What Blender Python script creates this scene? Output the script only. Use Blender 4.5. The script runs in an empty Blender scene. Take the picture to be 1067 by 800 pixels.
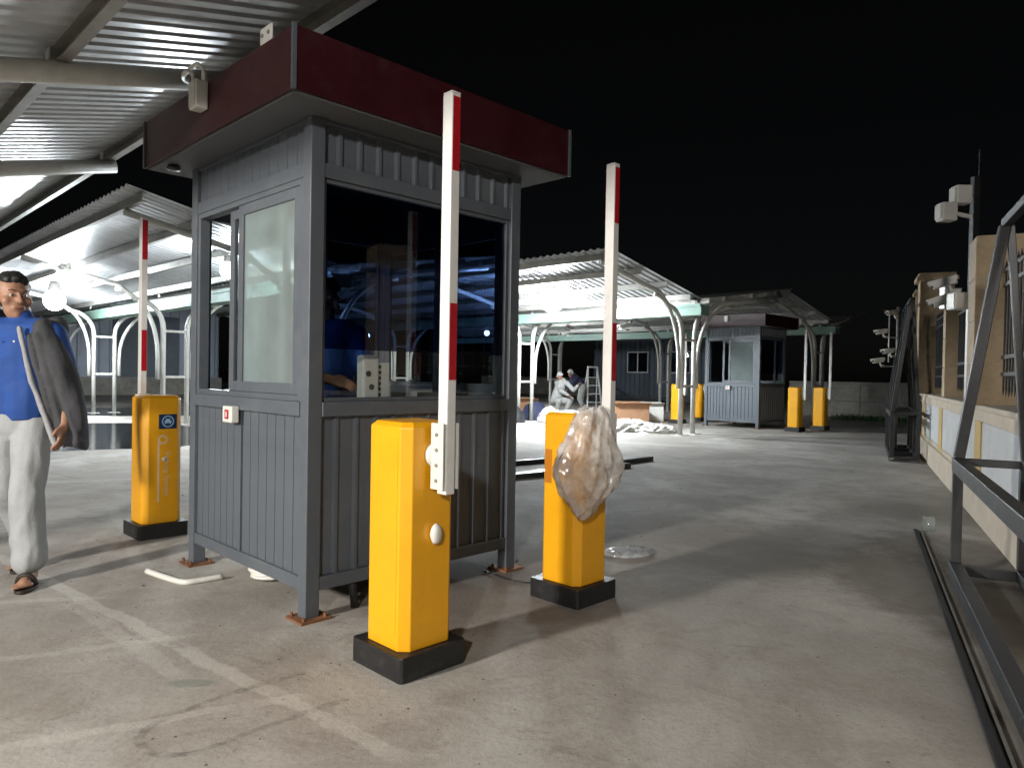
import bpy, bmesh, math, random
from mathutils import Vector, Matrix, noise
random.seed(7)
R = math.radians
scene = bpy.context.scene
C = scene.collection

# ------------------------------------------------------------------ camera, sky, moon, exposure
cam_d = bpy.data.cameras.new('camera')
cam = bpy.data.objects.new('camera', cam_d); C.objects.link(cam)
cam_d.sensor_width = 36.0
cam_d.lens = 36.0 * 746.1 / 1067.0
cam_d.clip_start = 0.05; cam_d.clip_end = 600
cam.matrix_world = Matrix.Translation((0, 0, 1.2)) @ Matrix.Rotation(R(90) - 0.0147, 4, 'X') @ Matrix.Rotation(0.0179, 4, 'Z')
scene.camera = cam

world = bpy.data.worlds.new('World'); scene.world = world; world.use_nodes = True
wn, wl = world.node_tree.nodes, world.node_tree.links
wn.clear()
sky = wn.new('ShaderNodeTexSky'); sky.sky_type = 'NISHITA'; sky.sun_disc = False
sky.sun_elevation = R(35); sky.sun_rotation = R(200)
hsv = wn.new('ShaderNodeHueSaturation'); hsv.inputs['Saturation'].default_value = 0.35
bg = wn.new('ShaderNodeBackground'); bg.inputs['Strength'].default_value = 0.0004
wo = wn.new('ShaderNodeOutputWorld')
wl.new(sky.outputs[0], hsv.inputs['Color']); wl.new(hsv.outputs[0], bg.inputs[0]); wl.new(bg.outputs[0], wo.inputs[0])

moon_d = bpy.data.lights.new('moon', 'SUN'); moon_d.energy = 0.004; moon_d.angle = R(0.5)
moon = bpy.data.objects.new('moon', moon_d); C.objects.link(moon)
moon.rotation_euler = (R(55), 0, R(20))

scene.view_settings.view_transform = 'Standard'
scene.view_settings.look = 'None'
scene.view_settings.exposure = 0.15
scene.view_settings.gamma = 1.0
scene.view_settings.use_curve_mapping = False
scene.render.engine = 'CYCLES'
cy = scene.cycles
cy.use_denoising = True
cy.use_adaptive_sampling = True; cy.adaptive_threshold = 0.03
cy.max_bounces = 6; cy.diffuse_bounces = 3; cy.glossy_bounces = 3; cy.transparent_max_bounces = 16
cy.sample_clamp_indirect = 4.0
cy.caustics_reflective = False; cy.caustics_refractive = False

# ------------------------------------------------------------------ site axes: u = lane direction, v = along the canopies
HD = 0.7804
U = Vector((math.sin(HD), math.cos(HD), 0)); V = Vector((-math.cos(HD), math.sin(HD), 0))
ROT = math.pi / 2 - HD
def W(a, b, z=0.0):
    return U * a + V * b + Vector((0, 0, z))

# ------------------------------------------------------------------ materials
MATS = {}
def nodes_of(m):
    m.use_nodes = True
    return m.node_tree.nodes, m.node_tree.links
def mat(name, col, rough=0.5, metal=0.0, var=0.12, scale=6.0, bump=0.0, bscale=60.0, spec=0.5, dirt=None, dirt_amt=0.0, coat=0.0):
    """painted / solid surface with colour variation, dirt and fine relief"""
    if name in MATS: return MATS[name]
    m = bpy.data.materials.new(name); n, l = nodes_of(m)
    b = n['Principled BSDF']
    b.inputs['Metallic'].default_value = metal
    b.inputs['Specular IOR Level'].default_value = spec
    b.inputs['Coat Weight'].default_value = coat
    tc = n.new('ShaderNodeTexCoord')
    nz = n.new('ShaderNodeTexNoise'); nz.inputs['Scale'].default_value = scale; nz.inputs['Detail'].default_value = 8; nz.inputs['Roughness'].default_value = .65
    l.new(tc.outputs['Object'], nz.inputs['Vector'])
    mr = n.new('ShaderNodeMapRange'); mr.inputs[1].default_value = .3; mr.inputs[2].default_value = .7
    mr.inputs[3].default_value = 1 - var; mr.inputs[4].default_value = 1 + var
    l.new(nz.outputs['Fac'], mr.inputs[0])
    mul = n.new('ShaderNodeVectorMath'); mul.operation = 'SCALE'; mul.inputs[0].default_value = col[:3]
    l.new(mr.outputs[0], mul.inputs['Scale'])
    out = mul.outputs[0]
    if dirt:
        n2 = n.new('ShaderNodeTexNoise'); n2.inputs['Scale'].default_value = scale * 2.3; n2.inputs['Detail'].default_value = 10; n2.inputs['Roughness'].default_value = .75
        l.new(tc.outputs['Object'], n2.inputs['Vector'])
        m2 = n.new('ShaderNodeMapRange'); m2.inputs[1].default_value = .5; m2.inputs[2].default_value = .75; m2.inputs[4].default_value = dirt_amt
        l.new(n2.outputs['Fac'], m2.inputs[0])
        mx = n.new('ShaderNodeMix'); mx.data_type = 'RGBA'; mx.inputs[7].default_value = (*dirt, 1)
        l.new(m2.outputs[0], mx.inputs[0]); l.new(out, mx.inputs[6]); out = mx.outputs[2]
    l.new(out, b.inputs['Base Color'])
    rr = n.new('ShaderNodeMapRange'); rr.inputs[3].default_value = max(0.02, rough - .1); rr.inputs[4].default_value = min(1, rough + .12)
    l.new(nz.outputs['Fac'], rr.inputs[0]); l.new(rr.outputs[0], b.inputs['Roughness'])
    if bump:
        nb = n.new('ShaderNodeTexNoise'); nb.inputs['Scale'].default_value = bscale; nb.inputs['Detail'].default_value = 6
        l.new(tc.outputs['Object'], nb.inputs['Vector'])
        bp = n.new('ShaderNodeBump'); bp.inputs['Strength'].default_value = bump; bp.inputs['Distance'].default_value = .01
        l.new(nb.outputs['Fac'], bp.inputs['Height']); l.new(bp.outputs[0], b.inputs['Normal'])
    MATS[name] = m; return m
def schlick(n, l, f0=.05):
    """Fresnel reflectance of a thin two-sided sheet"""
    lw = n.new('ShaderNodeLayerWeight'); lw.inputs[0].default_value = .5
    pw = n.new('ShaderNodeMath'); pw.operation = 'POWER'; pw.inputs[1].default_value = 5; l.new(lw.outputs['Facing'], pw.inputs[0])
    ma = n.new('ShaderNodeMath'); ma.operation = 'MULTIPLY_ADD'; ma.inputs[1].default_value = 1 - f0; ma.inputs[2].default_value = f0; l.new(pw.outputs[0], ma.inputs[0])
    return ma
def glass(name, tint, rough=0.01, haze=0.0, hazecol=(.7, .8, .78), f0=.05):
    """thin window pane: tinted see-through, Fresnel mirror, optional milky film"""
    if name in MATS: return MATS[name]
    m = bpy.data.materials.new(name); n, l = nodes_of(m); n.clear()
    o = n.new('ShaderNodeOutputMaterial')
    tr = n.new('ShaderNodeBsdfTransparent'); tr.inputs[0].default_value = (*tint, 1)
    gl = n.new('ShaderNodeBsdfGlossy'); gl.inputs['Roughness'].default_value = rough
    fr = schlick(n, l, f0)
    mx = n.new('ShaderNodeMixShader')
    last = tr.outputs[0]
    if haze:
        df = n.new('ShaderNodeBsdfDiffuse'); df.inputs[0].default_value = (*hazecol, 1)
        tl = n.new('ShaderNodeBsdfTranslucent'); tl.inputs[0].default_value = (*hazecol, 1)
        ad = n.new('ShaderNodeMixShader'); ad.inputs[0].default_value = .75
        l.new(df.outputs[0], ad.inputs[1]); l.new(tl.outputs[0], ad.inputs[2])
        tc = n.new('ShaderNodeTexCoord'); nz = n.new('ShaderNodeTexNoise'); nz.inputs['Scale'].default_value = 4; nz.inputs['Detail'].default_value = 8
        l.new(tc.outputs['Object'], nz.inputs['Vector'])
        mr = n.new('ShaderNodeMapRange'); mr.inputs[1].default_value = .3; mr.inputs[2].default_value = .7
        mr.inputs[3].default_value = haze * .9; mr.inputs[4].default_value = min(1, haze * 1.1)
        l.new(nz.outputs['Fac'], mr.inputs[0])
        m2 = n.new('ShaderNodeMixShader'); l.new(mr.outputs[0], m2.inputs[0]); l.new(last, m2.inputs[1]); l.new(ad.outputs[0], m2.inputs[2]); last = m2.outputs[0]
    l.new(fr.outputs[0], mx.inputs[0]); l.new(last, mx.inputs[1]); l.new(gl.outputs[0], mx.inputs[2]); l.new(mx.outputs[0], o.inputs[0])
    MATS[name] = m; return m
def emit(name, col, s):
    m = bpy.data.materials.new(name); n, l = nodes_of(m); n.clear()
    o = n.new('ShaderNodeOutputMaterial'); e = n.new('ShaderNodeEmission'); e.inputs[0].default_value = (*col, 1); e.inputs[1].default_value = s
    l.new(e.outputs[0], o.inputs[0]); MATS[name] = m; return m

GREY = mat('grey_booth_paint', (.098, .112, .130), .42, .0, .1, 3, .04, 90, dirt=(.2, .19, .17), dirt_amt=.35)
GREYB = mat('grey_cladding', (.104, .119, .138), .4, .0, .14, 2.2, .04, 70, dirt=(.2, .19, .17), dirt_amt=.3)
RED = mat('maroon_fascia', (.040, .006, .009), .4, .0, .15, 4, .03, 50, dirt=(.08, .05, .05), dirt_amt=.3)
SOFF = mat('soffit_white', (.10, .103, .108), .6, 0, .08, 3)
YEL = mat('barrier_yellow', (.84, .39, .005), .38, 0, .06, 3, .02, 200, dirt=(.45, .22, .03), dirt_amt=.25, coat=.15)
BLACK = mat('black_plinth', (.012, .012, .013), .5, 0, .2, 8, .05, 60, dirt=(.1, .09, .08), dirt_amt=.35)
WHITE = mat('white_paint', (.72, .71, .68), .38, 0, .06, 5, dirt=(.45, .42, .37), dirt_amt=.3)
TUBE = mat('canopy_white_tube', (.63, .62, .57), .42, 0, .1, 3, dirt=(.33, .29, .22), dirt_amt=.45)
PURLIN = mat('galvanised_purlin', (.33, .32, .29), .45, .5, .25, 4, .04, 40, dirt=(.15, .11, .07), dirt_amt=.5)
ROOF = mat('zinc_roof_sheet', (.56, .57, .58), .34, .4, .18, 1.3, .03, 20, dirt=(.3, .29, .26), dirt_amt=.35)
REDTAPE = mat('red_reflective_tape', (.42, .012, .02), .3, 0, .1, 20)
DARKMET = mat('black_steel', (.028, .030, .033), .42, .1, .25, 6, .05, 60, dirt=(.1, .08, .06), dirt_amt=.35)
GREEN = mat('green_gutter', (.22, .34, .28), .45, 0, .12, 3, dirt=(.2, .25, .2), dirt_amt=.3)
RUST = mat('rusty_plate', (.20, .09, .04), .8, .1, .4, 14, .2, 60, dirt=(.09, .04, .02), dirt_amt=.7)
PVC = mat('white_pvc', (.7, .69, .64), .4, 0, .08, 8, dirt=(.4, .36, .3), dirt_amt=.4)
CREAM = mat('cream_plaster', (.55, .47, .37), .85, 0, .1, 2.2, .1, 80, dirt=(.3, .25, .19), dirt_amt=.45)
PANELW = mat('pale_blue_plaster', (.56, .56, .56), .85, 0, .1, 2.2, .08, 80, dirt=(.35, .33, .3), dirt_amt=.4)
OCHRE = mat('ochre_plaster', (.56, .40, .16), .85, 0, .1, 2.5, .08, 80, dirt=(.3, .22, .12), dirt_amt=.35)
STONE = mat('tan_stone', (.44, .34, .22), .75, 0, .22, 3.5, .25, 30, dirt=(.2, .13, .07), dirt_amt=.4)
CONC = mat('old_concrete', (.34, .32, .28), .9, 0, .25, 2.5, .3, 30, dirt=(.1, .09, .07), dirt_amt=.6)
CAMW = mat('camera_white', (.68, .66, .62), .35, 0, .06, 9)
RUBBER = mat('black_rubber', (.015, .015, .016), .6, 0, .2, 10)
CARD = mat('cardboard', (.42, .23, .13), .85, 0, .15, 5, .1, 40)
SACK = mat('white_sack', (.62, .6, .55), .75, 0, .15, 12, .4, 25)
DARKW = mat('dark_office_interior', (.05, .055, .06), .7)
DESK = mat('desk_laminate', (.30, .28, .25), .5)
GL_FILM = glass('tinted_film_glass', (.042, .072, .17), .012, f0=.032)
GL_CLEAR = glass('clear_glass', (.80, .84, .84), .012)
GL_MILK = glass('milky_sash_glass', (.60, .70, .68), .03, .72, (.82, .95, .92))  # dusty pane, whitened further to carry the lamp glow
GL_DARK = glass('dark_window_glass', (.12, .15, .18), .02)
WATER = None

# ------------------------------------------------------------------ mesh helpers
class MB:
    def __init__(s): s.v = []; s.f = []
    def add(s, vs, fs):
        o = len(s.v); s.v += [tuple(p) for p in vs]; s.f += [tuple(i + o for i in q) for q in fs]; return s
    def box(s, x0, x1, y0, y1, z0, z1):
        vs = [(x, y, z) for z in (z0, z1) for x, y in ((x0, y0), (x1, y0), (x1, y1), (x0, y1))]
        return s.add(vs, [(3, 2, 1, 0), (4, 5, 6, 7), (0, 1, 5, 4), (1, 2, 6, 5), (2, 3, 7, 6), (3, 0, 4, 7)])
    def bar(s, p, q, w, h, up=(0, 0, 1)):
        p, q = Vector(p), Vector(q); d = (q - p).normalized(); up = Vector(up)
        if abs(d.dot(up)) > .99: up = Vector((1, 0, 0))
        x = d.cross(up).normalized() * w / 2; y = x.cross(d).normalized() * h / 2
        vs = [p - x - y, p + x - y, p + x + y, p - x + y, q - x - y, q + x - y, q + x + y, q - x + y]
        return s.add(vs, [(3, 2, 1, 0), (4, 5, 6, 7), (0, 1, 5, 4), (1, 2, 6, 5), (2, 3, 7, 6), (3, 0, 4, 7)])
    def tube(s, path, r, n=10, cap=True):
        pts = [Vector(p) for p in path]; rs = r if isinstance(r, (list, tuple)) else [r] * len(pts)
        vs, fs = [], []; nrm = None
        for i, p in enumerate(pts):
            d = (pts[min(i + 1, len(pts) - 1)] - pts[max(i - 1, 0)])
            d = d.normalized() if d.length > 1e-9 else Vector((0, 0, 1))
            if nrm is None:
                a = Vector((0, 0, 1)) if abs(d.z) < .9 else Vector((1, 0, 0))
                nrm = d.cross(a).normalized()
            nrm = (nrm - d * nrm.dot(d)).normalized(); bn = d.cross(nrm)
            for k in range(n):
                t = 2 * math.pi * k / n
                vs.append(p + (nrm * math.cos(t) + bn * math.sin(t)) * rs[i])
        for i in range(len(pts) - 1):
            for k in range(n):
                fs.append((i * n + k, i * n + (k + 1) % n, (i + 1) * n + (k + 1) % n, (i + 1) * n + k))
        if cap:
            fs.append(tuple(range(n - 1, -1, -1))); fs.append(tuple((len(pts) - 1) * n + k for k in range(n)))
        return s.add(vs, fs)
    def prism(s, poly, z0, z1):
        n = len(poly)
        return s.add([(x, y, z0) for x, y in poly] + [(x, y, z1) for x, y in poly],
                     [tuple(range(n - 1, -1, -1)), tuple(range(n, 2 * n))] + [(i, (i + 1) % n, n + (i + 1) % n, n + i) for i in range(n)])
    def lathe(s, prof, n=16, c=(0, 0, 0)):
        vs = [(c[0] + r * math.cos(2 * math.pi * k / n), c[1] + r * math.sin(2 * math.pi * k / n), c[2] + z) for r, z in prof for k in range(n)]
        fs = [(i * n + k, i * n + (k + 1) % n, (i + 1) * n + (k + 1) % n, (i + 1) * n + k) for i in range(len(prof) - 1) for k in range(n)]
        fs.append(tuple(range(n - 1, -1, -1))); fs.append(tuple((len(prof) - 1) * n + k for k in range(n)))
        return s.add(vs, fs)
    def ell(s, c, r, n=14, m=9):
        c = Vector(c); r = Vector(r) if not isinstance(r, (int, float)) else Vector((r, r, r))
        vs, fs = [], []
        for i in range(1, m):
            t = math.pi * i / m
            for k in range(n):
                p = 2 * math.pi * k / n
                vs.append((c.x + r.x * math.sin(t) * math.cos(p), c.y + r.y * math.sin(t) * math.sin(p), c.z + r.z * math.cos(t)))
        vs += [(c.x, c.y, c.z + r.z), (c.x, c.y, c.z - r.z)]
        a, b = len(vs) - 2, len(vs) - 1
        for i in range(m - 2):
            for k in range(n): fs.append((i * n + k, (i + 1) * n + k, (i + 1) * n + (k + 1) % n, i * n + (k + 1) % n))
        for k in range(n):
            fs.append((a, k, (k + 1) % n)); fs.append((b, (m - 2) * n + (k + 1) % n, (m - 2) * n + k))
        return s.add(vs, fs)
    def limb(s, p, r0, q, r1, n=12):
        """capsule cone, for bodies that are remeshed into one skin"""
        p, q = Vector(p), Vector(q); d = (q - p).normalized()
        path, rs = [], []
        for t in (90, 60, 30): path.append(p - d * r0 * math.sin(R(t))); rs.append(max(.0015, r0 * math.cos(R(t))))
        path += [p, q]; rs += [r0, r1]
        for t in (30, 60, 90): path.append(q + d * r1 * math.sin(R(t))); rs.append(max(.0015, r1 * math.cos(R(t))))
        return s.tube(path, rs, n)
    def mesh(s, name, m, smooth=False):
        me = bpy.data.meshes.new(name); me.from_pydata(s.v, [], s.f)
        if m: me.materials.append(m)
        if smooth: me.polygons.foreach_set('use_smooth', [True] * len(me.polygons))
        me.update(); return me
    def build(s, name, m, parent=None, smooth=False, bevel=0.0, seg=2):
        o = bpy.data.objects.new(name, s.mesh(name, m, smooth)); C.objects.link(o)
        if parent: o.parent = parent
        if bevel:
            b = o.modifiers.new('bevel', 'BEVEL'); b.width = bevel; b.segments = seg; b.limit_method = 'ANGLE'; b.angle_limit = R(40)
        return o
def inst(me, name, parent, loc=(0, 0, 0), rz=0):
    o = bpy.data.objects.new(name, me); C.objects.link(o); o.location = loc; o.rotation_euler[2] = rz
    if parent: o.parent = parent
    return o
def tag(o, label, cat, group=None):
    o['label'] = label; o['category'] = cat
    if group: o['group'] = group
    return o
def thing(name, label, cat, loc=(0, 0, 0), rz=0.0, group=None):
    o = bpy.data.objects.new(name, None); C.objects.link(o); o.location = loc; o.rotation_euler[2] = rz
    o.empty_display_size = .2
    return tag(o, label, cat, group)
def struct(o): o['kind'] = 'structure'; return o
def copy_tree(o, parent=None, **kw):
    c = o.copy(); C.objects.link(c); c.parent = parent
    for ch in list(o.children): copy_tree(ch, c)
    return c
SCR = bpy.data.scenes.new('scratch')
def scratch_dg():
    with bpy.context.temp_override(scene=SCR, view_layer=SCR.view_layers[0]):
        dg = bpy.context.evaluated_depsgraph_get()
    dg.update(); return dg
def remesh(mb, voxel=.012, smooth=4):
    o = bpy.data.objects.new('tmp', mb.mesh('tmp', None)); SCR.collection.objects.link(o)
    m = o.modifiers.new('r', 'REMESH'); m.mode = 'VOXEL'; m.voxel_size = voxel; m.use_smooth_shade = True
    if smooth:
        s = o.modifiers.new('s', 'SMOOTH'); s.iterations = smooth; s.factor = .5
    dg = scratch_dg()
    me = bpy.data.meshes.new_from_object(o.evaluated_get(dg))
    bpy.data.objects.remove(o)
    return me
def skin_build(mb, name, m, parent, voxel=.012, smooth=4, wrinkle=0.0, wscale=9, fn=None, zf=.6, ridged=False):
    me = remesh(mb, voxel, smooth); me.materials.clear(); me.materials.append(m)
    if wrinkle:
        for vt in me.vertices:
            c = vt.co; q = Vector((c.x * wscale, c.y * wscale, c.z * wscale * zf)); d = noise.fractal(q, 1.0, 2.0, 4)
            if ridged: d = 1 - 2 * abs(noise.noise(q)) + .5 * d
            vt.co += vt.normal * d * wrinkle
    if fn:
        for vt in me.vertices: vt.co = fn(vt.co)
    me.polygons.foreach_set('use_smooth', [True] * len(me.polygons)); me.update()
    o = bpy.data.objects.new(name, me); C.objects.link(o); o.parent = parent
    return o
def text_mesh(body, size, m):
    cu = bpy.data.curves.new('txt', 'FONT'); cu.body = body; cu.size = size; cu.extrude = .0004; cu.align_x = 'LEFT'
    o = bpy.data.objects.new('txt', cu); SCR.collection.objects.link(o)
    dg = scratch_dg()
    me = bpy.data.meshes.new_from_object(o.evaluated_get(dg)); bpy.data.objects.remove(o)
    me.materials.clear(); me.materials.append(m); return me

# ------------------------------------------------------------------ ground
def ground_material():
    m = bpy.data.materials.new('concrete_yard'); n, l = nodes_of(m); b = n['Principled BSDF']
    tc = n.new('ShaderNodeTexCoord'); P = tc.outputs['Object']
    def nz(scale, det=8, rough=.6, dist=0):
        x = n.new('ShaderNodeTexNoise'); x.inputs['Scale'].default_value = scale; x.inputs['Detail'].default_value = det
        x.inputs['Roughness'].default_value = rough; x.inputs['Distortion'].default_value = dist; l.new(P, x.inputs['Vector']); return x.outputs['Fac']
    def ramp(src, a, bb, lo=0.0, hi=1.0):
        x = n.new('ShaderNodeMapRange'); x.interpolation_type = 'SMOOTHSTEP'
        x.inputs[1].default_value = a; x.inputs[2].default_value = bb; x.inputs[3].default_value = lo; x.inputs[4].default_value = hi
        l.new(src, x.inputs[0]); return x.outputs[0]
    def mix(f, c0, c1):
        x = n.new('ShaderNodeMix'); x.data_type = 'RGBA'
        if isinstance(f, float): x.inputs[0].default_value = f
        else: l.new(f, x.inputs[0])
        for s, c in ((6, c0), (7, c1)):
            if isinstance(c, tuple): x.inputs[s].default_value = (*c, 1)
            else: l.new(c, x.inputs[s])
        return x.outputs[2]
    def math_(op, a, bb):
        x = n.new('ShaderNodeMath'); x.operation = op
        for i, c in enumerate((a, bb)):
            if isinstance(c, (int, float)): x.inputs[i].default_value = c
            else: l.new(c, x.inputs[i])
        return x.outputs[0]
    col = mix(ramp(nz(.55, 9, .62, .6), .35, .66), (.285, .262, .234), (.46, .438, .402))
    col = mix(ramp(nz(2.6, 9, .75, .8), .44, .68, 0, .6), col, (.235, .205, .172))
    col = mix(ramp(nz(11, 8, .7), .56, .74, 0, .4), col, (.40, .38, .35))
    col = mix(ramp(nz(70, 4, .7), .62, .72, 0, .5), col, (.12, .105, .09))
    col = mix(ramp(nz(1.1, 10, .8, 1.5), .60, .70, 0, .5), col, (.13, .11, .09))
    col = mix(ramp(nz(38, 10, .8), .50, .66, 0, .42), col, (.17, .15, .125))
    col = mix(ramp(nz(140, 3, .6), .60, .68, 0, .4), col, (.47, .45, .42))
    col = mix(ramp(nz(.9, 10, .85, 2.5), .585, .625, 0, .35), col, (.15, .128, .105))
    # pale cement strips laid over the slab joints
    warp = math_('MULTIPLY', math_('SUBTRACT', nz(2.2, 6, .7), .5), .13)
    sep = n.new('ShaderNodeSeparateXYZ'); l.new(P, sep.inputs[0])
    rag = nz(5, 8, .75)
    for (x0, y0), (x1, y1), hw, amt in STRIPS:
        d = Vector((x1 - x0, y1 - y0)); ln = d.length; d.normalize(); nx, ny = -d.y, d.x
        dd = math_('ADD', math_('MULTIPLY', math_('SUBTRACT', sep.outputs[0], x0), nx), math_('MULTIPLY', math_('SUBTRACT', sep.outputs[1], y0), ny))
        dd = math_('ABSOLUTE', math_('ADD', dd, warp), 0)
        al = math_('ADD', math_('MULTIPLY', math_('SUBTRACT', sep.outputs[0], x0), d.x), math_('MULTIPLY', math_('SUBTRACT', sep.outputs[1], y0), d.y))
        f = math_('MULTIPLY', ramp(dd, hw * .6, hw, amt, 0), math_('MULTIPLY', ramp(al, -.1, .1), ramp(al, ln - .1, ln + .1, 1, 0)))
        f = math_('MULTIPLY', f, ramp(rag, .3, .52))
        col = mix(f, col, (.52, .50, .46))
    # dark crack lines of the slabs further out
    for (x0, y0), (x1, y1), hw in CRACKS:
        d = Vector((x1 - x0, y1 - y0)); ln = d.length; d.normalize(); nx, ny = -d.y, d.x
        al = math_('ADD', math_('MULTIPLY', math_('SUBTRACT', sep.outputs[0], x0), d.x), math_('MULTIPLY', math_('SUBTRACT', sep.outputs[1], y0), d.y))
        dd = math_('ADD', math_('MULTIPLY', math_('SUBTRACT', sep.outputs[0], x0), nx), math_('MULTIPLY', math_('SUBTRACT', sep.outputs[1], y0), ny))
        dd = math_('ABSOLUTE', math_('ADD', dd, math_('MULTIPLY', warp, .4)), 0)
        col = mix(math_('MULTIPLY', ramp(dd, hw * .4, hw, .6, 0), math_('MULTIPLY', ramp(al, -.1, .1), ramp(al, ln - .1, ln + .1, 1, 0))), col, (.10, .085, .07))
    # soft darker patches by the track, under the booth and mid-yard; one green stain
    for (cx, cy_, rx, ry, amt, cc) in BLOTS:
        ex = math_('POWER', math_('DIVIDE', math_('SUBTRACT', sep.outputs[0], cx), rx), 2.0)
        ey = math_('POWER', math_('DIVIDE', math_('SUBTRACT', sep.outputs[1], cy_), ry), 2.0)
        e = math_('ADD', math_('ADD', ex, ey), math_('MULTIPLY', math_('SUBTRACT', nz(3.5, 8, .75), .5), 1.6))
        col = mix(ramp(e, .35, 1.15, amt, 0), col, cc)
    l.new(col, b.inputs['Base Color'])
    l.new(ramp(nz(1.7, 8, .6), .3, .7, .82, .97), b.inputs['Roughness']); b.inputs['Specular IOR Level'].default_value = .22
    bp = n.new('ShaderNodeBump'); bp.inputs['Strength'].default_value = .35; bp.inputs['Distance'].default_value = .012
    l.new(math_('ADD', nz(26, 9, .75), math_('MULTIPLY', nz(3, 6, .6), 1.5)), bp.inputs['Height']); l.new(bp.outputs[0], b.inputs['Normal'])
    return m
STRIPS = [((-3.9, 5.0), (-.33, 2.22), .045, .5), ((-3.45, 3.35), (-2.05, 3.72), .03, .3), ((-2.6, 2.65), (-1.42, 3.2), .035, .35),
          ((-1.75, 2.15), (-.75, 2.62), .035, .4), ((-2.2, 3.6), (-1.25, 2.75), .05, .3), ((-3.4, 6.1), (-2.2, 4.3), .05, .45)]
CRACKS = [((-4.6, 7.6), (-6.4, 8.9), .009), ((-7, 6), (-2, 8.5), .010)]
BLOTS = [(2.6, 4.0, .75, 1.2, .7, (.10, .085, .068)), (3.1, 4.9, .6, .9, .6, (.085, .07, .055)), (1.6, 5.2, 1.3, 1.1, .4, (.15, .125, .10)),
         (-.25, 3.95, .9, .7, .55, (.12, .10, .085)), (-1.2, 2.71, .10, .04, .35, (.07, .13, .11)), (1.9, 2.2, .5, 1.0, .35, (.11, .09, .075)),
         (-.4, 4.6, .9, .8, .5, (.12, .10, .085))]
g = MB().add([(-260, -160, 0), (260, -160, 0), (260, 360, 0), (-260, 360, 0)], [(0, 1, 2, 3)]).build('ground', ground_material())
struct(g)
# wet patch in front of the left canopy posts
def puddle(name, cx, cy_, rx, ry, rz, seed):
    pts = []
    for k in range(48):
        t = 2 * math.pi * k / 48
        r = 1 + .22 * noise.noise(Vector((math.cos(t) * 1.6 + seed, math.sin(t) * 1.6, seed))) + .08 * noise.noise(Vector((math.cos(t) * 6, math.sin(t) * 6, seed)))
        x, y = rx * r * math.cos(t), ry * r * math.sin(t)
        pts.append((cx + x * math.cos(rz) - y * math.sin(rz), cy_ + x * math.sin(rz) + y * math.cos(rz), .004))
    m = MATS.get('rain_water')
    if not m:
        m = mat('rain_water', (.012, .013, .014), .12, 0, .2, 2, .05, 8)
    return struct(MB().add(pts, [tuple(range(48))]).build(name, m))
puddle('puddle', -7.6, 12.4, 2.7, 2.6, .2, 1.3)
puddle('puddle', -9.6, 19.5, 3.6, 2.0, .3, 4.1)

# faint tyre scuff curling over the foreground slab
scf = bpy.data.materials.new('tyre_scuff'); n_, l_ = nodes_of(scf); n_.clear()
o_ = n_.new('ShaderNodeOutputMaterial'); tr_ = n_.new('ShaderNodeBsdfTransparent'); df_ = n_.new('ShaderNodeBsdfDiffuse'); df_.inputs[0].default_value = (.075, .068, .06, 1)
mx_ = n_.new('ShaderNodeMixShader'); nz_ = n_.new('ShaderNodeTexNoise'); nz_.inputs['Scale'].default_value = 16; nz_.inputs['Detail'].default_value = 9; nz_.inputs['Roughness'].default_value = .75
tc_ = n_.new('ShaderNodeTexCoord'); l_.new(tc_.outputs['Object'], nz_.inputs['Vector'])
mr_ = n_.new('ShaderNodeMapRange'); mr_.inputs[1].default_value = .42; mr_.inputs[2].default_value = .72; mr_.inputs[4].default_value = .5
l_.new(nz_.outputs['Fac'], mr_.inputs[0]); l_.new(mr_.outputs[0], mx_.inputs[0]); l_.new(tr_.outputs[0], mx_.inputs[1]); l_.new(df_.outputs[0], mx_.inputs[2]); l_.new(mx_.outputs[0], o_.inputs[0])
MATS['tyre_scuff'] = scf
def catmull(pts, n=8):
    pts = [Vector(p) for p in pts]; out = []
    q = [2 * pts[0] - pts[1]] + pts + [2 * pts[-1] - pts[-2]]
    for i in range(1, len(q) - 2):
        for k in range(n):
            t = k / n
            out.append(.5 * ((2 * q[i]) + (q[i + 1] - q[i - 1]) * t + (2 * q[i - 1] - 5 * q[i] + 4 * q[i + 1] - q[i + 2]) * t * t + (3 * q[i] - q[i - 1] - 3 * q[i + 1] + q[i + 2]) * t ** 3))
    out.append(pts[-1]); return out
SC = [(-.80, 2.82), (-1.01, 2.63), (-1.16, 2.43), (-1.19, 2.31), (-1.13, 2.23), (-1.07, 2.20), (-.96, 2.22), (-.82, 2.37), (-.58, 2.60)]
pa = catmull([(x, y, .003) for x, y in SC], 8); vs = []
for i, p in enumerate(pa):
    d = (pa[min(i + 1, len(pa) - 1)] - pa[max(i - 1, 0)]).normalized(); s_ = Vector((-d.y, d.x, 0)) * (.014 + .01 * noise.noise(p * 5))
    vs += [p - s_, p + s_]
struct(MB().add(vs, [(2 * i, 2 * i + 2, 2 * i + 3, 2 * i + 1) for i in range(len(pa) - 1)]).build('tyre_mark', scf))

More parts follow.
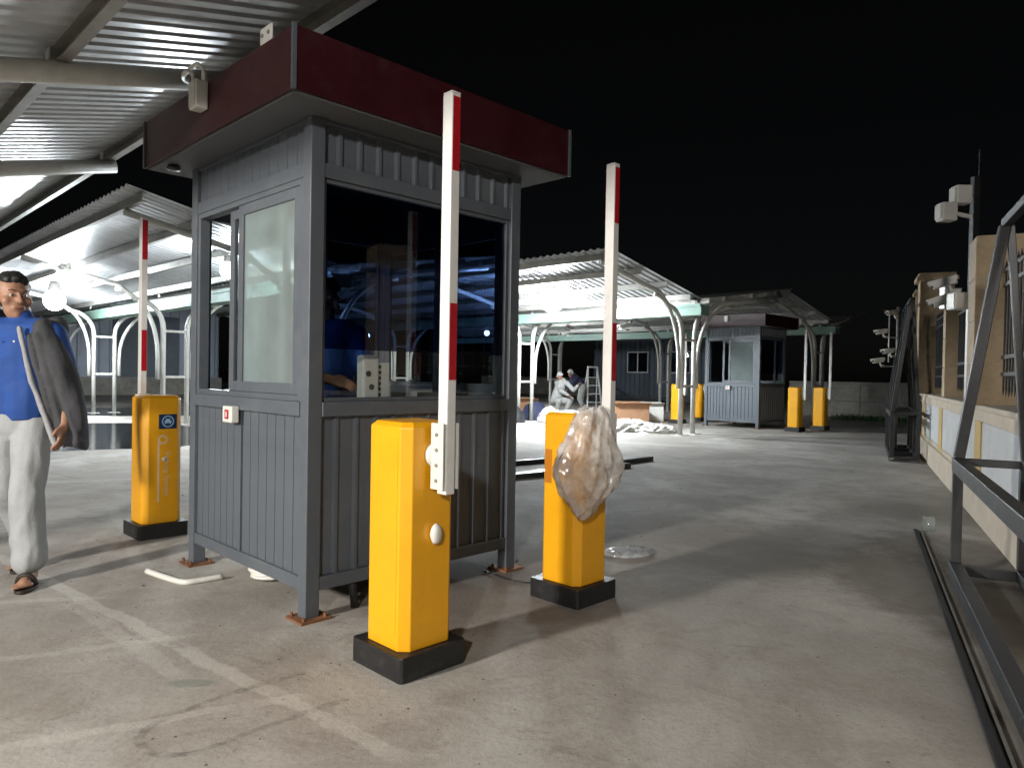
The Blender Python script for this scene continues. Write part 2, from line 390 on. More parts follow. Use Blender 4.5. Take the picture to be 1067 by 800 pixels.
# ------------------------------------------------------------------ lamps (modelled fixtures with their own light)
LENS = emit('led_lens', (.93, .97, 1.0), 60)
def floodlight(label, pos, aim, power, size=.22, cone=150, group=None, stem=.25, col=(.95, .98, 1.0), lens=True):
    """LED floodlight: finned housing, bezel, glowing lens, yoke and hanging stem"""
    t = thing('floodlight', label, 'floodlight', pos, 0, group)
    d = (Vector(aim) - Vector(pos)).normalized()
    rot = d.to_track_quat('-Z', 'Y').to_matrix().to_4x4()
    s = size / 2
    hb = MB().box(-s, s, -s * .75, s * .75, .012, .045)
    for k in range(7): hb.box(-s + .02 + k * (2 * s - .05) / 6, -s + .03 + k * (2 * s - .05) / 6, -s * .68, s * .68, .045, .075)
    def put(mb, nm, m, bev=0):
        mb.v = [tuple(rot @ Vector(p)) for p in mb.v]; return mb.build(nm, m, t, bevel=bev)
    put(hb, 'housing', CAMW)
    put(MB().box(-s, s, -s * .75, -s * .62, 0, .012).box(-s, s, s * .62, s * .75, 0, .012).box(-s, -s * .88, -s * .62, s * .62, 0, .012).box(s * .88, s, -s * .62, s * .62, 0, .012), 'bezel', CAMW)
    put(MB().box(-s * .88, s * .88, -s * .62, s * .62, .002, .011), 'lens', LENS)
    MB().bar((0, 0, .03), (0, 0, stem), .025, .012).build('bracket', CAMW, t)
    ld = bpy.data.lights.new('floodlight_beam', 'AREA'); ld.shape = 'RECTANGLE'; ld.size = size * .85; ld.size_y = size * .6; ld.energy = power; ld.color = col
    ld.spread = R(cone)
    lo = bpy.data.objects.new('lamp', ld); C.objects.link(lo); lo.parent = t
    lo.matrix_local = rot @ Matrix.Translation((0, 0, -.012))
    return t

# ------------------------------------------------------------------ canopies
def canopy(label, a0, posts, b0, b1, wl_, wr_, zlo, zhl, zhr, gutter=True, gmat=GREEN, tubes=.045, group='butterfly car park canopies', per=.17, rib=.026):
    """butterfly canopy: pairs of posts, curved arms rising both ways, purlins, corrugated sheets, gutter"""
    t = thing('parking_canopy', label, 'canopy', W(a0, (b0 + b1) / 2), ROT, group)
    bm = (b0 + b1) / 2
    L = lambda a, b, z: (a - a0, b - bm, z)
    for sgn, w_, zh in ((-1, wl_, zhl), (1, wr_, zhr)):
        if not w_: continue
        slope = (zh - zlo) / w_
        zr = lambda x: zlo + slope * x            # underside of the sheets at distance x from the gutter line
        for b in posts:
            off = .24
            # arm: post that bends over into the rafter
            path = [L(a0 + sgn * off, b, 0.012), L(a0 + sgn * off, b, zlo - .75)]
            ra = .55
            for k in range(1, 9):
                th = R(90) * k / 8
                x = off + ra * (1 - math.cos(th)); z = zlo - .75 + (ra + .02) * math.sin(th)
                path.append(L(a0 + sgn * x, b, min(z, zr(x) - .16)))
            for x in (off + ra + .3, w_ * .5, w_ * .75, w_ - .03): path.append(L(a0 + sgn * x, b, zr(x) - .165))
            MB().tube(path, tubes * 1.1, 12).build('arm', TUBE, t, True)
            # curved brace welded on the outside of the post
            bx = w_ * .42; p2 = []
            for k in range(0, 11):
                th = R(90) * k / 10
                x = off + .11 + (bx - off - .11) * (1 - math.cos(th)); z = 1.45 + (zr(bx) - .25 - 1.45) * math.sin(th)
                p2.append(L(a0 + sgn * x, b, z))
            p2 = [L(a0 + sgn * (off + .11), b, .95)] + p2
            MB().tube(p2, tubes * .9, 10).build('brace', TUBE, t, True)
            MB().box(a0 + sgn * off - .12 - a0, a0 + sgn * off + .12 - a0, b - bm - .12, b - bm + .12, .0, .012).build('base_plate', TUBE, t)
        for k in range(4):
            x = .35 + (w_ - .42) * k / 3
            mb = MB(); z = zr(x)
            # C section purlin
            mb.box(sgn * x - .03, sgn * x + .03, b0 - bm, b1 - bm, z - .115, z - .109).box(sgn * x - .03, sgn * x + .03, b0 - bm, b1 - bm, z - .011, z - .005)
            mb.box(sgn * x + (.026 if sgn > 0 else -.03), sgn * x + (.03 if sgn > 0 else -.026), b0 - bm, b1 - bm, z - .109, z - .011)
            mb.build('purlin', PURLIN, t)
            for b in posts:
                MB().box(sgn * x - sgn * .05 - .004, sgn * x - sgn * .05 + .004, b - bm + .05, b - bm + .13, z - .17, z - .02).build('cleat', TUBE, t)
        # corrugated sheet
        q = per / .19; prof = [(0, 0), (.075 * q, 0), (.095 * q, rib), (.15 * q, rib), (.17 * q, 0)]
        y = b0 - .05; pts = []
        while y < b1 + .05:
            for dy, dz in prof: pts.append((y + dy, dz))
            y += per
        vs, fs = [], []
        xs = [.05, w_ * .5, w_ + .12]
        for yy, dz in pts:
            for x in xs: vs.append((sgn * x, yy - bm, zr(x) + dz))
        nx = len(xs)
        for i in range(len(pts) - 1):
            for j in range(nx - 1): fs.append((i * nx + j, i * nx + j + 1, (i + 1) * nx + j + 1, (i + 1) * nx + j))
        o = MB().add(vs, fs).build('roof_sheet', ROOF, t)
        so = o.modifiers.new('solid', 'SOLIDIFY'); so.thickness = .0015
    for b in posts:
        for zz in (1.0, 1.95):
            MB().bar((-.2, b - bm, zz), (.2, b - bm, zz), .05, .05).build('crosspiece', TUBE, t)
    if gutter:
        MB().box(-.16, .16, b0 - bm - .12, b1 - bm, zlo - .34, zlo - .14).box(-.19, -.161, b0 - bm - .12, b1 - bm, zlo - .175, zlo - .12).box(.161, .19, b0 - bm - .12, b1 - bm, zlo - .175, zlo - .12).build('gutter', gmat, t)
    return t
canopy('near zinc canopy overhead in the top left corner with big white rafter tubes', -1.45, [4.75, 7.7, 13.5], 2.42, 15, 0, 3.71, 2.42, 3.32, 3.32, gutter=False, tubes=.06, per=.14, rib=.016)  # unseen near end extended, left half dropped, to shape lamp light on the booth
canopy('second canopy past the dark roof gap behind the walking man', 5.7, [9.9, 15.6, 20.4, 25.5], 9.3, 28, 2.75, 3.6, 2.75, 3.33, 3.35)
canopy('brightly lit canopy right of the booth with long green gutter', 13.0, [7.8, 12.4, 17.6, 22.6], 7.55, 26, 2.95, 4.3, 2.78, 3.36, 3.38)
canopy('farthest canopy whose peak rises over the small far booth', 20.7, [8.2, 13.3, 18.2], 7.8, 24, 3.0, 1.3, 2.8, 3.38, 3.05)

# junction boxes on the booth fascias (the near one fed by cables from the canopy), plate bracket on the roof edge
def fascia_box(label, base, cables):
    jb = thing('junction_box', label, 'junction box', base, ROT, 'junction boxes on the booth fascias')
    MB().box(-.065, 0, -.046, .046, .02, .165).build('housing', PVC, jb, bevel=.008)
    MB().box(-.0692, -.0655, -.037, .037, .032, .153).build('lid', PVC, jb, bevel=.002)
    if cables:
        MB().tube(catmull([(-.05, .02, .165), (-.055, .03, .21), (-.06, .09, .235), (-.05, .16, .235), (.1, .5, .34), (.42, .93, .50)], 6), .0105, 8).build('cable', PVC, jb, True)
        MB().tube(catmull([(-.02, -.03, .165), (-.03, -.05, .215), (-.05, -.02, .245), (-.055, .06, .24), (-.05, .15, .237)], 6), .0105, 8).build('cable', PVC, jb, True)
    return jb
fascia_box('cream junction box fixed to the near booth fascia below its looping cables', W(1.523, 3.80, 2.515), True)
fascia_box('small pale junction box on the fascia of the far booth', W(15.773, 8.42, 2.5), False)
br = thing('bracket_plate', 'small pale bolted bracket plate on the roof edge above the maroon fascia corner', 'bracket', W(1.53, 3.13, 2.685), ROT)
MB().box(-.004, .004, -.055, .055, 0, .075).build('plate', WHITE, br, bevel=.002); MB().box(.004, .06, -.055, .055, 0, .006).build('foot', WHITE, br)
for y in (-.03, .03): MB().tube([(-.010, y, .04), (.006, y, .04)], .009, 8).build('bolt', PURLIN, br)

# lamps seen in the photograph, and two unseen pole floodlights, key and added fill, for the foreground
def bulb(label, pos, power, r=.09, stem=.28, col=(.86, .94, 1.0), group=None):
    """high-power LED bulb: glowing globe, finned heat sink, socket and hanging flex"""
    t = thing('led_bulb', label, 'lamp', pos, 0, group)
    GLOBE = MATS.get('led_globe') or emit('led_globe', (.92, .97, 1.0), 45)
    MB().ell((0, 0, 0), (r, r, r * 1.05), 20, 12).build('globe', GLOBE, t, True)
    hs = MB().lathe([(r * .55, r * .86), (r * .62, r * .95), (r * .5, r * 1.7), (r * .34, r * 1.9), (r * .34, r * 2.3)], 16)
    hs.build('heat_sink', CAMW, t)
    MB().tube([(0, 0, r * 2.3), (0, 0, max(stem, r * 2.6))], .008, 6).build('flex', RUBBER, t)
    ld = bpy.data.lights.new('bulb_light', 'POINT'); ld.energy = power; ld.shadow_soft_size = r * 1.12; ld.color = col
    lo = bpy.data.objects.new('glow', ld); C.objects.link(lo); lo.parent = t
    return t
bulb('brilliant bare lamp under the lit canopy just right of the booth', W(11.6, 10.3, 2.79), 9500, .25)
bulb('large glaring lamp behind the walking man', W(4.2, 18.7, 2.66), 4000, .22)
bulb('smaller glaring lamp above the other one behind the walking man', W(3.6, 15.5, 2.88), 1400, .10)
bulb('lamp glaring through the sliding window of the near booth', W(4.6, 10.54, 2.66), 2000, .12)
bulb('left one of two lamps shining through the tinted booth glass', W(15, 23.7, 2.52), 800, .09)
bulb('right one of two lamps shining through the tinted booth glass', W(15, 22.4, 2.49), 800, .09)
bulb('lone lamp shining through the right half of the tinted booth glass', W(17, 18.1, 2.58), 2400, .09)
for lab, (x, y, z), pw in (('pole floodlight beyond the left edge lighting the foreground from the left', (-5.3, -1.2, 2.62), 370), ('unseen fill floodlight on a tall pole behind the camera, lifting the foreground shadows', (-1.2, -5.0, 3.85), 240)):
    fl = floodlight(lab, (x, y, z), (x + (0.2 - x) * .8, y + (3.6 - y) * .8, .2), pw, .5, 160, col=(1.0, .95, .88), stem=.05)
    px = -.2 if x < -2 else 0; py = -.12 if x < -2 else -.2
    MB().bar((0, 0, .05), (px, py, .05), .03, .03).build('bracket', CAMW, fl)
    MB().tube([(px, py, -z), (px, py, .1)], .05, 10).build('pole', TUBE, fl, True)

# ------------------------------------------------------------------ guard booth
BS = 1.42
def booth(label, loc, interior=True):
    t = thing('guard_booth', label, 'booth', loc, ROT, 'guard booths')
    s, w = BS, .075
    Z0, Z1, ZS, ZW0, ZW1, ZT = .135, .2, .975, 1.045, 2.125, 2.4
    # corner posts run from the ground to the soffit
    for cx, cy_ in ((0, 0), (s - w, 0), (0, s - w), (s - w, s - w)):
        MB().box(cx, cx + w, cy_, cy_ + w, .012, ZT).build('corner_post', GREY, t, bevel=.004)
        MB().box(cx - .04, cx + w + .04, cy_ - .04, cy_ + w + .04, 0, .012).build('base_plate', RUST, t)
        for bx_, by_ in ((cx - .02, cy_ - .02), (cx + w + .02, cy_ - .02), (cx - .02, cy_ + w + .02)): MB().tube([(bx_, by_, .012), (bx_, by_, .03)], .008, 6).build('anchor_bolt', RUST, t)
    a, b = w + .001, s - w - .001
    def ring(z0, z1, nm, d=.055, inset=.006):
        MB().box(inset, inset + d, a, b, z0, z1).build(nm, GREY, t, bevel=.003)
        MB().box(s - inset - d, s - inset, a, b, z0, z1).build(nm, GREY, t, bevel=.003)
        MB().box(a, b, inset, inset + d, z0, z1).build(nm, GREY, t, bevel=.003)
        MB().box(a, b, s - inset - d, s - inset, z0, z1).build(nm, GREY, t, bevel=.003)
    ring(Z0, Z1, 'bottom_rail'); ring(ZS, ZW0, 'sill_rail', .07, -.006); ring(ZW1, 2.195, 'head_rail'); ring(2.385, ZT, 'top_rail')
    # board cladding on the left face (x = 0) and the face opposite: single grooved boards
    def boards(y0, y1, z0, z1, nb, x, nm='cladding_board', depth=.014):
        bw = (y1 - y0) / nb
        me = MB().add([(0, .0045, 0), (0, bw - .0045, 0), (depth, bw - .0005, 0), (depth, .0005, 0),
                       (0, .0045, z1 - z0), (0, bw - .0045, z1 - z0), (depth, bw - .0005, z1 - z0), (depth, .0005, z1 - z0)],
                      [(3, 2, 1, 0), (4, 5, 6, 7), (0, 1, 5, 4), (1, 2, 6, 5), (2, 3, 7, 6), (3, 0, 4, 7)]).mesh(nm, GREYB)
        for k in range(nb): inst(me, nm, t, (x, y0 + k * bw, z0))
    for x in (.022, s - .036):
        boards(a, .735, Z1, ZS, 7, x); boards(.762, b, Z1, ZS, 7, x)
        MB().box(x - .010, x + .014, .736, .761, Z1, ZS).build('panel_joint', GREY, t)
        boards(a, b, 2.195, 2.385, 13, x)
    # trapezoidal steel sheet on the right face (y = 0) and opposite
    def ribbed(x0, x1, z0, z1, y, sg, nr):
        pts = []; per = (x1 - x0) / nr
        for k in range(nr):
            xx = x0 + k * per
            pts += [(xx, 0), (xx + per * .68, 0), (xx + per * .76, -.016), (xx + per * .90, -.016), (xx + per * .98, 0)]
        pts.append((x1, 0)); vs = []
        for xx, d in pts: vs += [(xx, y + sg * d, z0), (xx, y + sg * d, z1)]
        o = MB().add(vs, [(2 * i, 2 * i + 2, 2 * i + 3, 2 * i + 1) for i in range(len(pts) - 1)]).build('ribbed_sheet', GREYB, t)
        so = o.modifiers.new('s', 'SOLIDIFY'); so.thickness = .002
    for y, sg in ((.035, 1), (s - .035, -1)):
        ribbed(a, b, Z1, ZS, y, sg, 11); ribbed(a, b, 2.195, 2.385, y, sg, 11)
    # right-face window: fixed panes with mullion, upper part filmed
    for y0 in (.022, s - .062):
        def fr(x0, x1, z0, z1, nm): MB().box(x0, x1, y0, y0 + .04, z0, z1).build(nm, GREY, t, bevel=.003)
        fr(a, a + .022, ZW0, ZW1, 'window_frame'); fr(b - .022, b, ZW0, ZW1, 'window_frame'); fr(.86, .905, ZW0, ZW1, 'mullion')
        fr(a + .023, .859, ZW0, ZW0 + .02, 'window_frame'); fr(.906, b - .023, ZW0, ZW0 + .02, 'window_frame')
        fr(a + .023, .859, ZW1 - .02, ZW1, 'window_frame'); fr(.906, b - .023, ZW1 - .02, ZW1, 'window_frame')
        ym = y0 + .02
        for x0, x1 in ((a + .022, .86), (.905, b - .022)):
            p = MB().add([(x0, ym, 1.305), (x1, ym, 1.305), (x1, ym, ZW1 - .02), (x0, ym, ZW1 - .02)], [(0, 1, 2, 3)])
            q = MB().add([(x0, ym, ZW0 + .02), (x1, ym, ZW0 + .02), (x1, ym, 1.304), (x0, ym, 1.304)], [(0, 1, 2, 3)])
            if y0 < .5:
                p.build('tinted_pane', GL_FILM, t); q.build('clear_pane', GL_CLEAR, t)
            else:
                p.build('clear_pane', GL_CLEAR, t); q.build('clear_pane', GL_CLEAR, t)
    # left-face sliding window: outer frame, fixed and sliding sash
    for x0, face in ((.010, 'left'), (s - .07, 'back')):
        def fx(xa, xb, y0, y1, z0, z1, nm, m=GREY): return MB().box(xa, xb, y0, y1, z0, z1).build(nm, m, t, bevel=.003)
        fx(x0, x0 + .06, a, .125, ZW0, ZW1, 'window_frame'); fx(x0, x0 + .06, b - .03, b, ZW0, ZW1, 'window_frame')
        fx(x0, x0 + .06, .126, b - .031, ZW0, ZW0 + .03, 'window_frame'); fx(x0, x0 + .06, .126, b - .031, ZW1 - .03, ZW1, 'window_frame')
        def sash(xa, y0, y1, gm, nm):
            sd = fx(xa, xa + .024, y0, y0 + .055, ZW0 + .031, ZW1 - .031, nm)
            for (p0, p1, q0, q1) in ((y1 - .055, y1, ZW0 + .031, ZW1 - .031), (y0 + .056, y1 - .056, ZW0 + .031, ZW0 + .086), (y0 + .056, y1 - .056, ZW1 - .086, ZW1 - .031)):
                MB().box(xa, xa + .024, p0, p1, q0, q1).build('sash_rail', GREY, sd, bevel=.003)
            xm = xa + .012
            MB().add([(xm, y0 + .055, ZW0 + .086), (xm, y1 - .055, ZW0 + .086), (xm, y1 - .055, ZW1 - .086), (xm, y0 + .055, ZW1 - .086)], [(0, 1, 2, 3)]).build('pane', gm, sd)
        if face == 'left':
            sash(x0 + .004, .127, .80, GL_MILK, 'sliding_sash'); sash(x0 + .032, .30, .97, GL_CLEAR, 'sliding_sash')
        else:
            sash(x0 + .032, .127, .74, GL_CLEAR, 'sliding_sash'); sash(x0 + .004, .69, b - .032, GL_CLEAR, 'sliding_sash')
    MB().box(.065, s - .075, .066, s - .066, .14, .195).build('floor_deck', DESK, t)
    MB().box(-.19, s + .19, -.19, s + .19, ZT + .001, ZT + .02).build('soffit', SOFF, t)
    ov = .205
    for nm, bx in (('fascia', (-ov, -ov + .014, -ov, s + ov)), ('fascia', (s + ov - .014, s + ov, -ov, s + ov)), ('fascia', (-ov + .0145, s + ov - .0145, -ov, -ov + .014)), ('fascia', (-ov + .0145, s + ov - .0145, s + ov - .014, s + ov))):
        MB().box(*bx, ZT + .012, 2.685).build(nm, RED, t)
    for cx, cy_ in ((-ov, -ov), (s + ov, -ov), (-ov, s + ov), (s + ov, s + ov)):
        MB().box(cx - .009, cx + .009, cy_ - .009, cy_ + .009, ZT + .009, 2.69).build('corner_trim', GREY, t)
    MB().box(-.19, s + .19, -.19, s + .19, 2.62, 2.64).build('roof', GREY, t)
    # trim bead along fascia foot
    # switch box on the left face
    sw = MB().box(-.05, -.007, .72, .835, .905, .995).build('switch_box', PVC, t, bevel=.006)
    MB().box(-.053, -.0495, .755, .80, .925, .975).build('switch_face', REDTAPE, sw)
    MB().box(-.0545, -.0532, .77, .785, .935, .965).build('rocker', CAMW, sw)
    lt = MB().lathe([(.035, 0), (.04, .012), (.03, .03)], 14, (-.12, s * .98, ZT - .029)).build('ceiling_lamp', DARKMET, t, True)
    return t
booth('near grey guard booth with maroon roof fascia and sliding window', W(1.73, 3.07))
booth('small far grey guard booth with maroon roof standing under the farthest canopy', W(15.98, 7.68))

# bench and gear inside the near booth
dk = thing('counter_shelf', 'narrow counter shelf inside the near booth below its window', 'shelf', W(1.73, 3.07), ROT)
MB().box(.95, 1.33, .09, 1.30, .93, .955).build('shelf_top', DESK, dk, bevel=.003)
for y in (.12, 1.27): MB().box(1.0, 1.3, y - .012, y + .012, .196, .93).build('leg', DESK, dk)
pu = thing('controller_unit', 'white barrier controller unit with rows of terminals behind the booth window', 'controller', W(1.73 + .40, 3.07 + .14, .955), ROT)
MB().box(0, .10, 0, .07, -.0, .33).build('housing', WHITE, pu, bevel=.012)
for k in range(3): MB().tube([(.03 + .02 * (k % 2), -.004, .09 + .07 * k), (.03 + .02 * (k % 2), .002, .09 + .07 * k)], .016, 12).build('dial', DARKMET, pu)
MB().box(.12, .17, .01, .06, .0, .29).build('terminal_rail', WHITE, pu)
for k in range(9): MB().box(.112, .121, .012, .058, .02 + .03 * k, .036 + .03 * k).build('terminal', DARKMET, pu)
MB().box(-.02, .22, -.02, .09, -.02, .0).build('tray', WHITE, pu)
MB().box(.0, .2, .0, .07, -.76, -.02).build('pedestal', DESK, pu)
bxk = thing('control_box', 'black control box behind the clear strip of the booth window', 'control box', W(1.73 + .99, 3.07 + .25, .955), ROT)
MB().box(0, .26, 0, .20, 0, .12).build('case', DARKMET, bxk, bevel=.008)
for k in range(6): MB().box(-.004, 0, .03 + k * .025, .042 + k * .025, .03, .09).build('vent_slot', BLACK, bxk)
for i, (x, y, sx, sy, sz, m, lab) in enumerate([(1.0, .55, .2, .2, .16, PVC, 'pale carton on the booth counter beside the black control box'), (1.0, .85, .24, .18, .1, DARKMET, 'low black recorder case on the booth counter')]):
    q = thing('equipment_case', lab, 'case', W(1.73 + x, 3.07 + y, .955), ROT)
    MB().box(0, sx, 0, sy, 0, sz).build('body', m, q, bevel=.006); MB().box(-.003, 0, .02, sy - .02, sz * .35, sz * .7).build('front_panel', BLACK, q)

# ------------------------------------------------------------------ barrier boxes
def chamfer_rect(x0, x1, y0, y1, c):
    return [(x0 + c, y0), (x1 - c, y0), (x1, y0 + c), (x1, y1 - c), (x1 - c, y1), (x0 + c, y1), (x0, y1 - c), (x0, y0 + c)]
def barrier(label, loc, arm=True, armx=.145, back=False, decals=False, H=1.0, lid=True):
    t = thing('barrier_gate', label, 'barrier', loc, ROT, 'yellow boom barriers')
    wx, wy = .265, .272
    MB().prism(chamfer_rect(-.034, wx + .034, -.034, wy + .034, .012), 0.0, .10).build('plinth', BLACK, t, bevel=.004)
    # body: chamfered corners, top dipping along its edges
    c = .036
    lo = chamfer_rect(0, wx, 0, wy, c); hi = chamfer_rect(.022, wx - .022, .022, wy - .022, c * .8)
    n = 8
    mb = MB().add([(x, y, .10) for x, y in lo] + [(x, y, H - .02) for x, y in lo] + [(x, y, H) for x, y in hi],
                  [tuple(range(7, -1, -1)), tuple(range(16, 24))] + [(i, (i + 1) % n, n + (i + 1) % n, n + i) for i in range(n)] + [(n + i, n + (i + 1) % n, 2 * n + (i + 1) % n, 2 * n + i) for i in range(n)])
    mb.build('housing', YEL, t, bevel=.004)
    MB().box(-.0015, .0, .05, wy - .05, .16, H - .06).build('door_panel', YEL, t)
    if arm:
        kid0 = set(t.children)
        hub = MB().tube([(armx, .012, .87), (armx, -.028, .87)], .052, 20).build('hub', CAMW, t, True)
        MB().box(armx - .04, armx - .034, -.098, -.024, .74, 1.0).box(armx + .034, armx + .040, -.098, -.024, .74, 1.0).box(armx - .034, armx + .034, -.036, -.029, .74, 1.0).build('arm_clamp', CAMW, t)
        for k in range(4):
            MB().tube([(armx - .046, -.06, .775 + k * .06), (armx - .038, -.06, .775 + k * .06)], .007, 8).build('bolt', PURLIN, t)
        ab = MB().box(armx - .023, armx + .023, -.098, -.042, .72, 2.285).build('arm', WHITE, t, bevel=.005)
        for z0, z1 in ((1.985, 2.272), (1.17, 1.47)):
            MB().box(armx - .017, armx + .019, -.0992, -.0985, z0, z1).build('red_stripe', REDTAPE, ab); MB().box(armx - .019, armx + .017, -.0415, -.0408, z0, z1).build('red_stripe', REDTAPE, ab)
        MB().box(armx - .021, armx + .021, -.096, -.044, 2.285, 2.292).build('end_cap', CAMW, ab)
    if arm and back:
        for o in t.children:
            if o not in kid0: o.rotation_euler[2] = math.pi; o.location = (2 * .1 if False else armx * 2 - .045, wy, 0)
    lk = MB().tube([(.14, .002, .55), (.14, -.006, .55)], .016, 12).build('lock', CAMW, t, True)
    return t
LBL = mat('blue_label', (.008, .03, .09), .3, 0, .1, 20); SKY = mat('pale_blue_print', (.35, .55, .75), .4, 0, .05, 20); TXT = mat('pale_print', (.78, .55, .30), .5, 0, .05, 20)
b1 = barrier('nearest yellow barrier cabinet with raised arm standing before the booth', W(1.68, 2.235))
b2 = barrier('yellow barrier cabinet with raised arm and plastic wrap right of the booth', W(2.86, 2.335))
b3 = barrier('yellow barrier cabinet with blue sign left of the booth, behind the walking man', W(1.73, 5.30), back=True)
b4 = barrier('far yellow barrier cabinet closest to the far booth, left one of its pair', W(15.95, 6.72))
b5 = barrier('far yellow barrier cabinet right one of the pair before the far booth', W(16.95, 6.55))
b6 = barrier('far yellow barrier cabinet left of the white canopy posts', W(15.9, 9.75))
b7 = barrier('far yellow barrier cabinet mostly hidden by the canopy posts', W(17.3, 9.95))
# keyhole cover on the nearest cabinet
MB().lathe([(.006, 0), (.02, .008), (.027, .02), (.022, .034), (.008, .04)], 14).build('knob', CAMW, b1, True)
kn = b1.children[-1] if False else [o for o in b1.children if o.name.startswith('knob')][0]
kn.rotation_euler = (R(90), 0, 0); kn.location = (.14, 0, .555); kn.scale = (1, 1.6, 1)
# blue square sign, ring symbol and upright lettering on the left cabinet (right face, y = 0)
yq = -.0022
sg = MB().box(.10, .222, yq - .001, yq + .001, .765, .868).build('sign_plate', LBL, b3, bevel=.008)
def disc(c, r0, r1, z, nm, m, par, n=28, a0=0, a1=360):
    vs = []
    for k in range(n + 1):
        t = R(a0 + (a1 - a0) * k / n); vs += [(c[0] + r0 * math.cos(t), z, c[1] + r0 * math.sin(t)), (c[0] + r1 * math.cos(t), z, c[1] + r1 * math.sin(t))]
    return MB().add(vs, [(2 * i, 2 * i + 1, 2 * i + 3, 2 * i + 2) for i in range(n)]).build(nm, m, par)
disc((.161, .817), .034, .041, -.0046, 'ring', SKY, sg)
MB().box(.138, .184, -.0046, -.0042, .806, .822).box(.146, .176, -.0046, -.0042, .823, .836).box(.142, .149, -.0046, -.0042, .799, .8055).box(.173, .180, -.0046, -.0042, .799, .8055).build('car_symbol', SKY, sg)
disc((.128, .69), .020, .034, -.0012, 'ring_symbol', TXT, b3)
MB().box(.094, .108, -.0014, -.001, .25, .69).build('line_symbol', TXT, b3)
tm = inst(text_mesh('Parking System', .052, TXT), 'lettering', b3, (.142, -.0012, .605))
tm.rotation_euler = (R(90), R(90), 0)
# darker amber rectangle on the left face of the wrapped cabinet
AMBER = mat('dark_amber', (.50, .17, .006), .45, 0, .08, 6)
MB().box(-.0028, -.0018, .185, .232, .62, .80).build('amber_rectangle', AMBER, b2)

# plastic bag over the arm hub of the second cabinet
def plastic(name, rough, col, amt):
    """thin crumpled film: mostly see-through, whiter along its creases, glossy"""
    m = bpy.data.materials.new(name); n, l = nodes_of(m); n.clear()
    o = n.new('ShaderNodeOutputMaterial'); tr = n.new('ShaderNodeBsdfTransparent'); tr.inputs[0].default_value = (.97, .96, .95, 1)
    df = n.new('ShaderNodeBsdfDiffuse'); df.inputs[0].default_value = (*col, 1); tl = n.new('ShaderNodeBsdfTranslucent'); tl.inputs[0].default_value = (*col, 1)
    gl = n.new('ShaderNodeBsdfGlossy'); gl.inputs['Roughness'].default_value = rough
    m1 = n.new('ShaderNodeMixShader'); m1.inputs[0].default_value = .35; l.new(df.outputs[0], m1.inputs[1]); l.new(tl.outputs[0], m1.inputs[2])
    tc = n.new('ShaderNodeTexCoord'); vo = n.new('ShaderNodeTexVoronoi'); vo.feature = 'DISTANCE_TO_EDGE'; vo.inputs['Scale'].default_value = 11
    nz = n.new('ShaderNodeTexNoise'); nz.inputs['Scale'].default_value = 8; nz.inputs['Detail'].default_value = 5; nz.inputs['Distortion'].default_value = 1.0
    l.new(tc.outputs['Object'], nz.inputs['Vector'])
    ad = n.new('ShaderNodeVectorMath'); ad.operation = 'MULTIPLY_ADD'; ad.inputs[1].default_value = (.09, .09, .09); l.new(nz.outputs['Color'], ad.inputs[0]); l.new(tc.outputs['Object'], ad.inputs[2]); l.new(ad.outputs[0], vo.inputs['Vector'])
    cr = n.new('ShaderNodeMapRange'); cr.inputs[1].default_value = 0; cr.inputs[2].default_value = .10; cr.inputs[3].default_value = .10; cr.inputs[4].default_value = 0; l.new(vo.outputs['Distance'], cr.inputs[0])
    mr = n.new('ShaderNodeMapRange'); mr.inputs[1].default_value = .35; mr.inputs[2].default_value = .65; mr.inputs[3].default_value = amt * .55; mr.inputs[4].default_value = amt * 1.3
    l.new(nz.outputs['Fac'], mr.inputs[0])
    sm = n.new('ShaderNodeMath'); sm.operation = 'ADD'; sm.use_clamp = True; l.new(cr.outputs[0], sm.inputs[0]); l.new(mr.outputs[0], sm.inputs[1])
    m2 = n.new('ShaderNodeMixShader'); l.new(sm.outputs[0], m2.inputs[0]); l.new(tr.outputs[0], m2.inputs[1]); l.new(m1.outputs[0], m2.inputs[2])
    m3 = n.new('ShaderNodeMixShader'); fr = schlick(n, l, .09)
    bp = n.new('ShaderNodeBump'); bp.inputs['Strength'].default_value = .5; bp.inputs['Distance'].default_value = .01; l.new(vo.outputs['Distance'], bp.inputs['Height'])
    for x in (gl, df): l.new(bp.outputs[0], x.inputs['Normal'])
    l.new(fr.outputs[0], m3.inputs[0]); l.new(m2.outputs[0], m3.inputs[1]); l.new(gl.outputs[0], m3.inputs[2]); l.new(m3.outputs[0], o.inputs[0])
    MATS[name] = m; return m
FILM = plastic('milky_plastic_film', .12, (.92, .89, .86), .60)
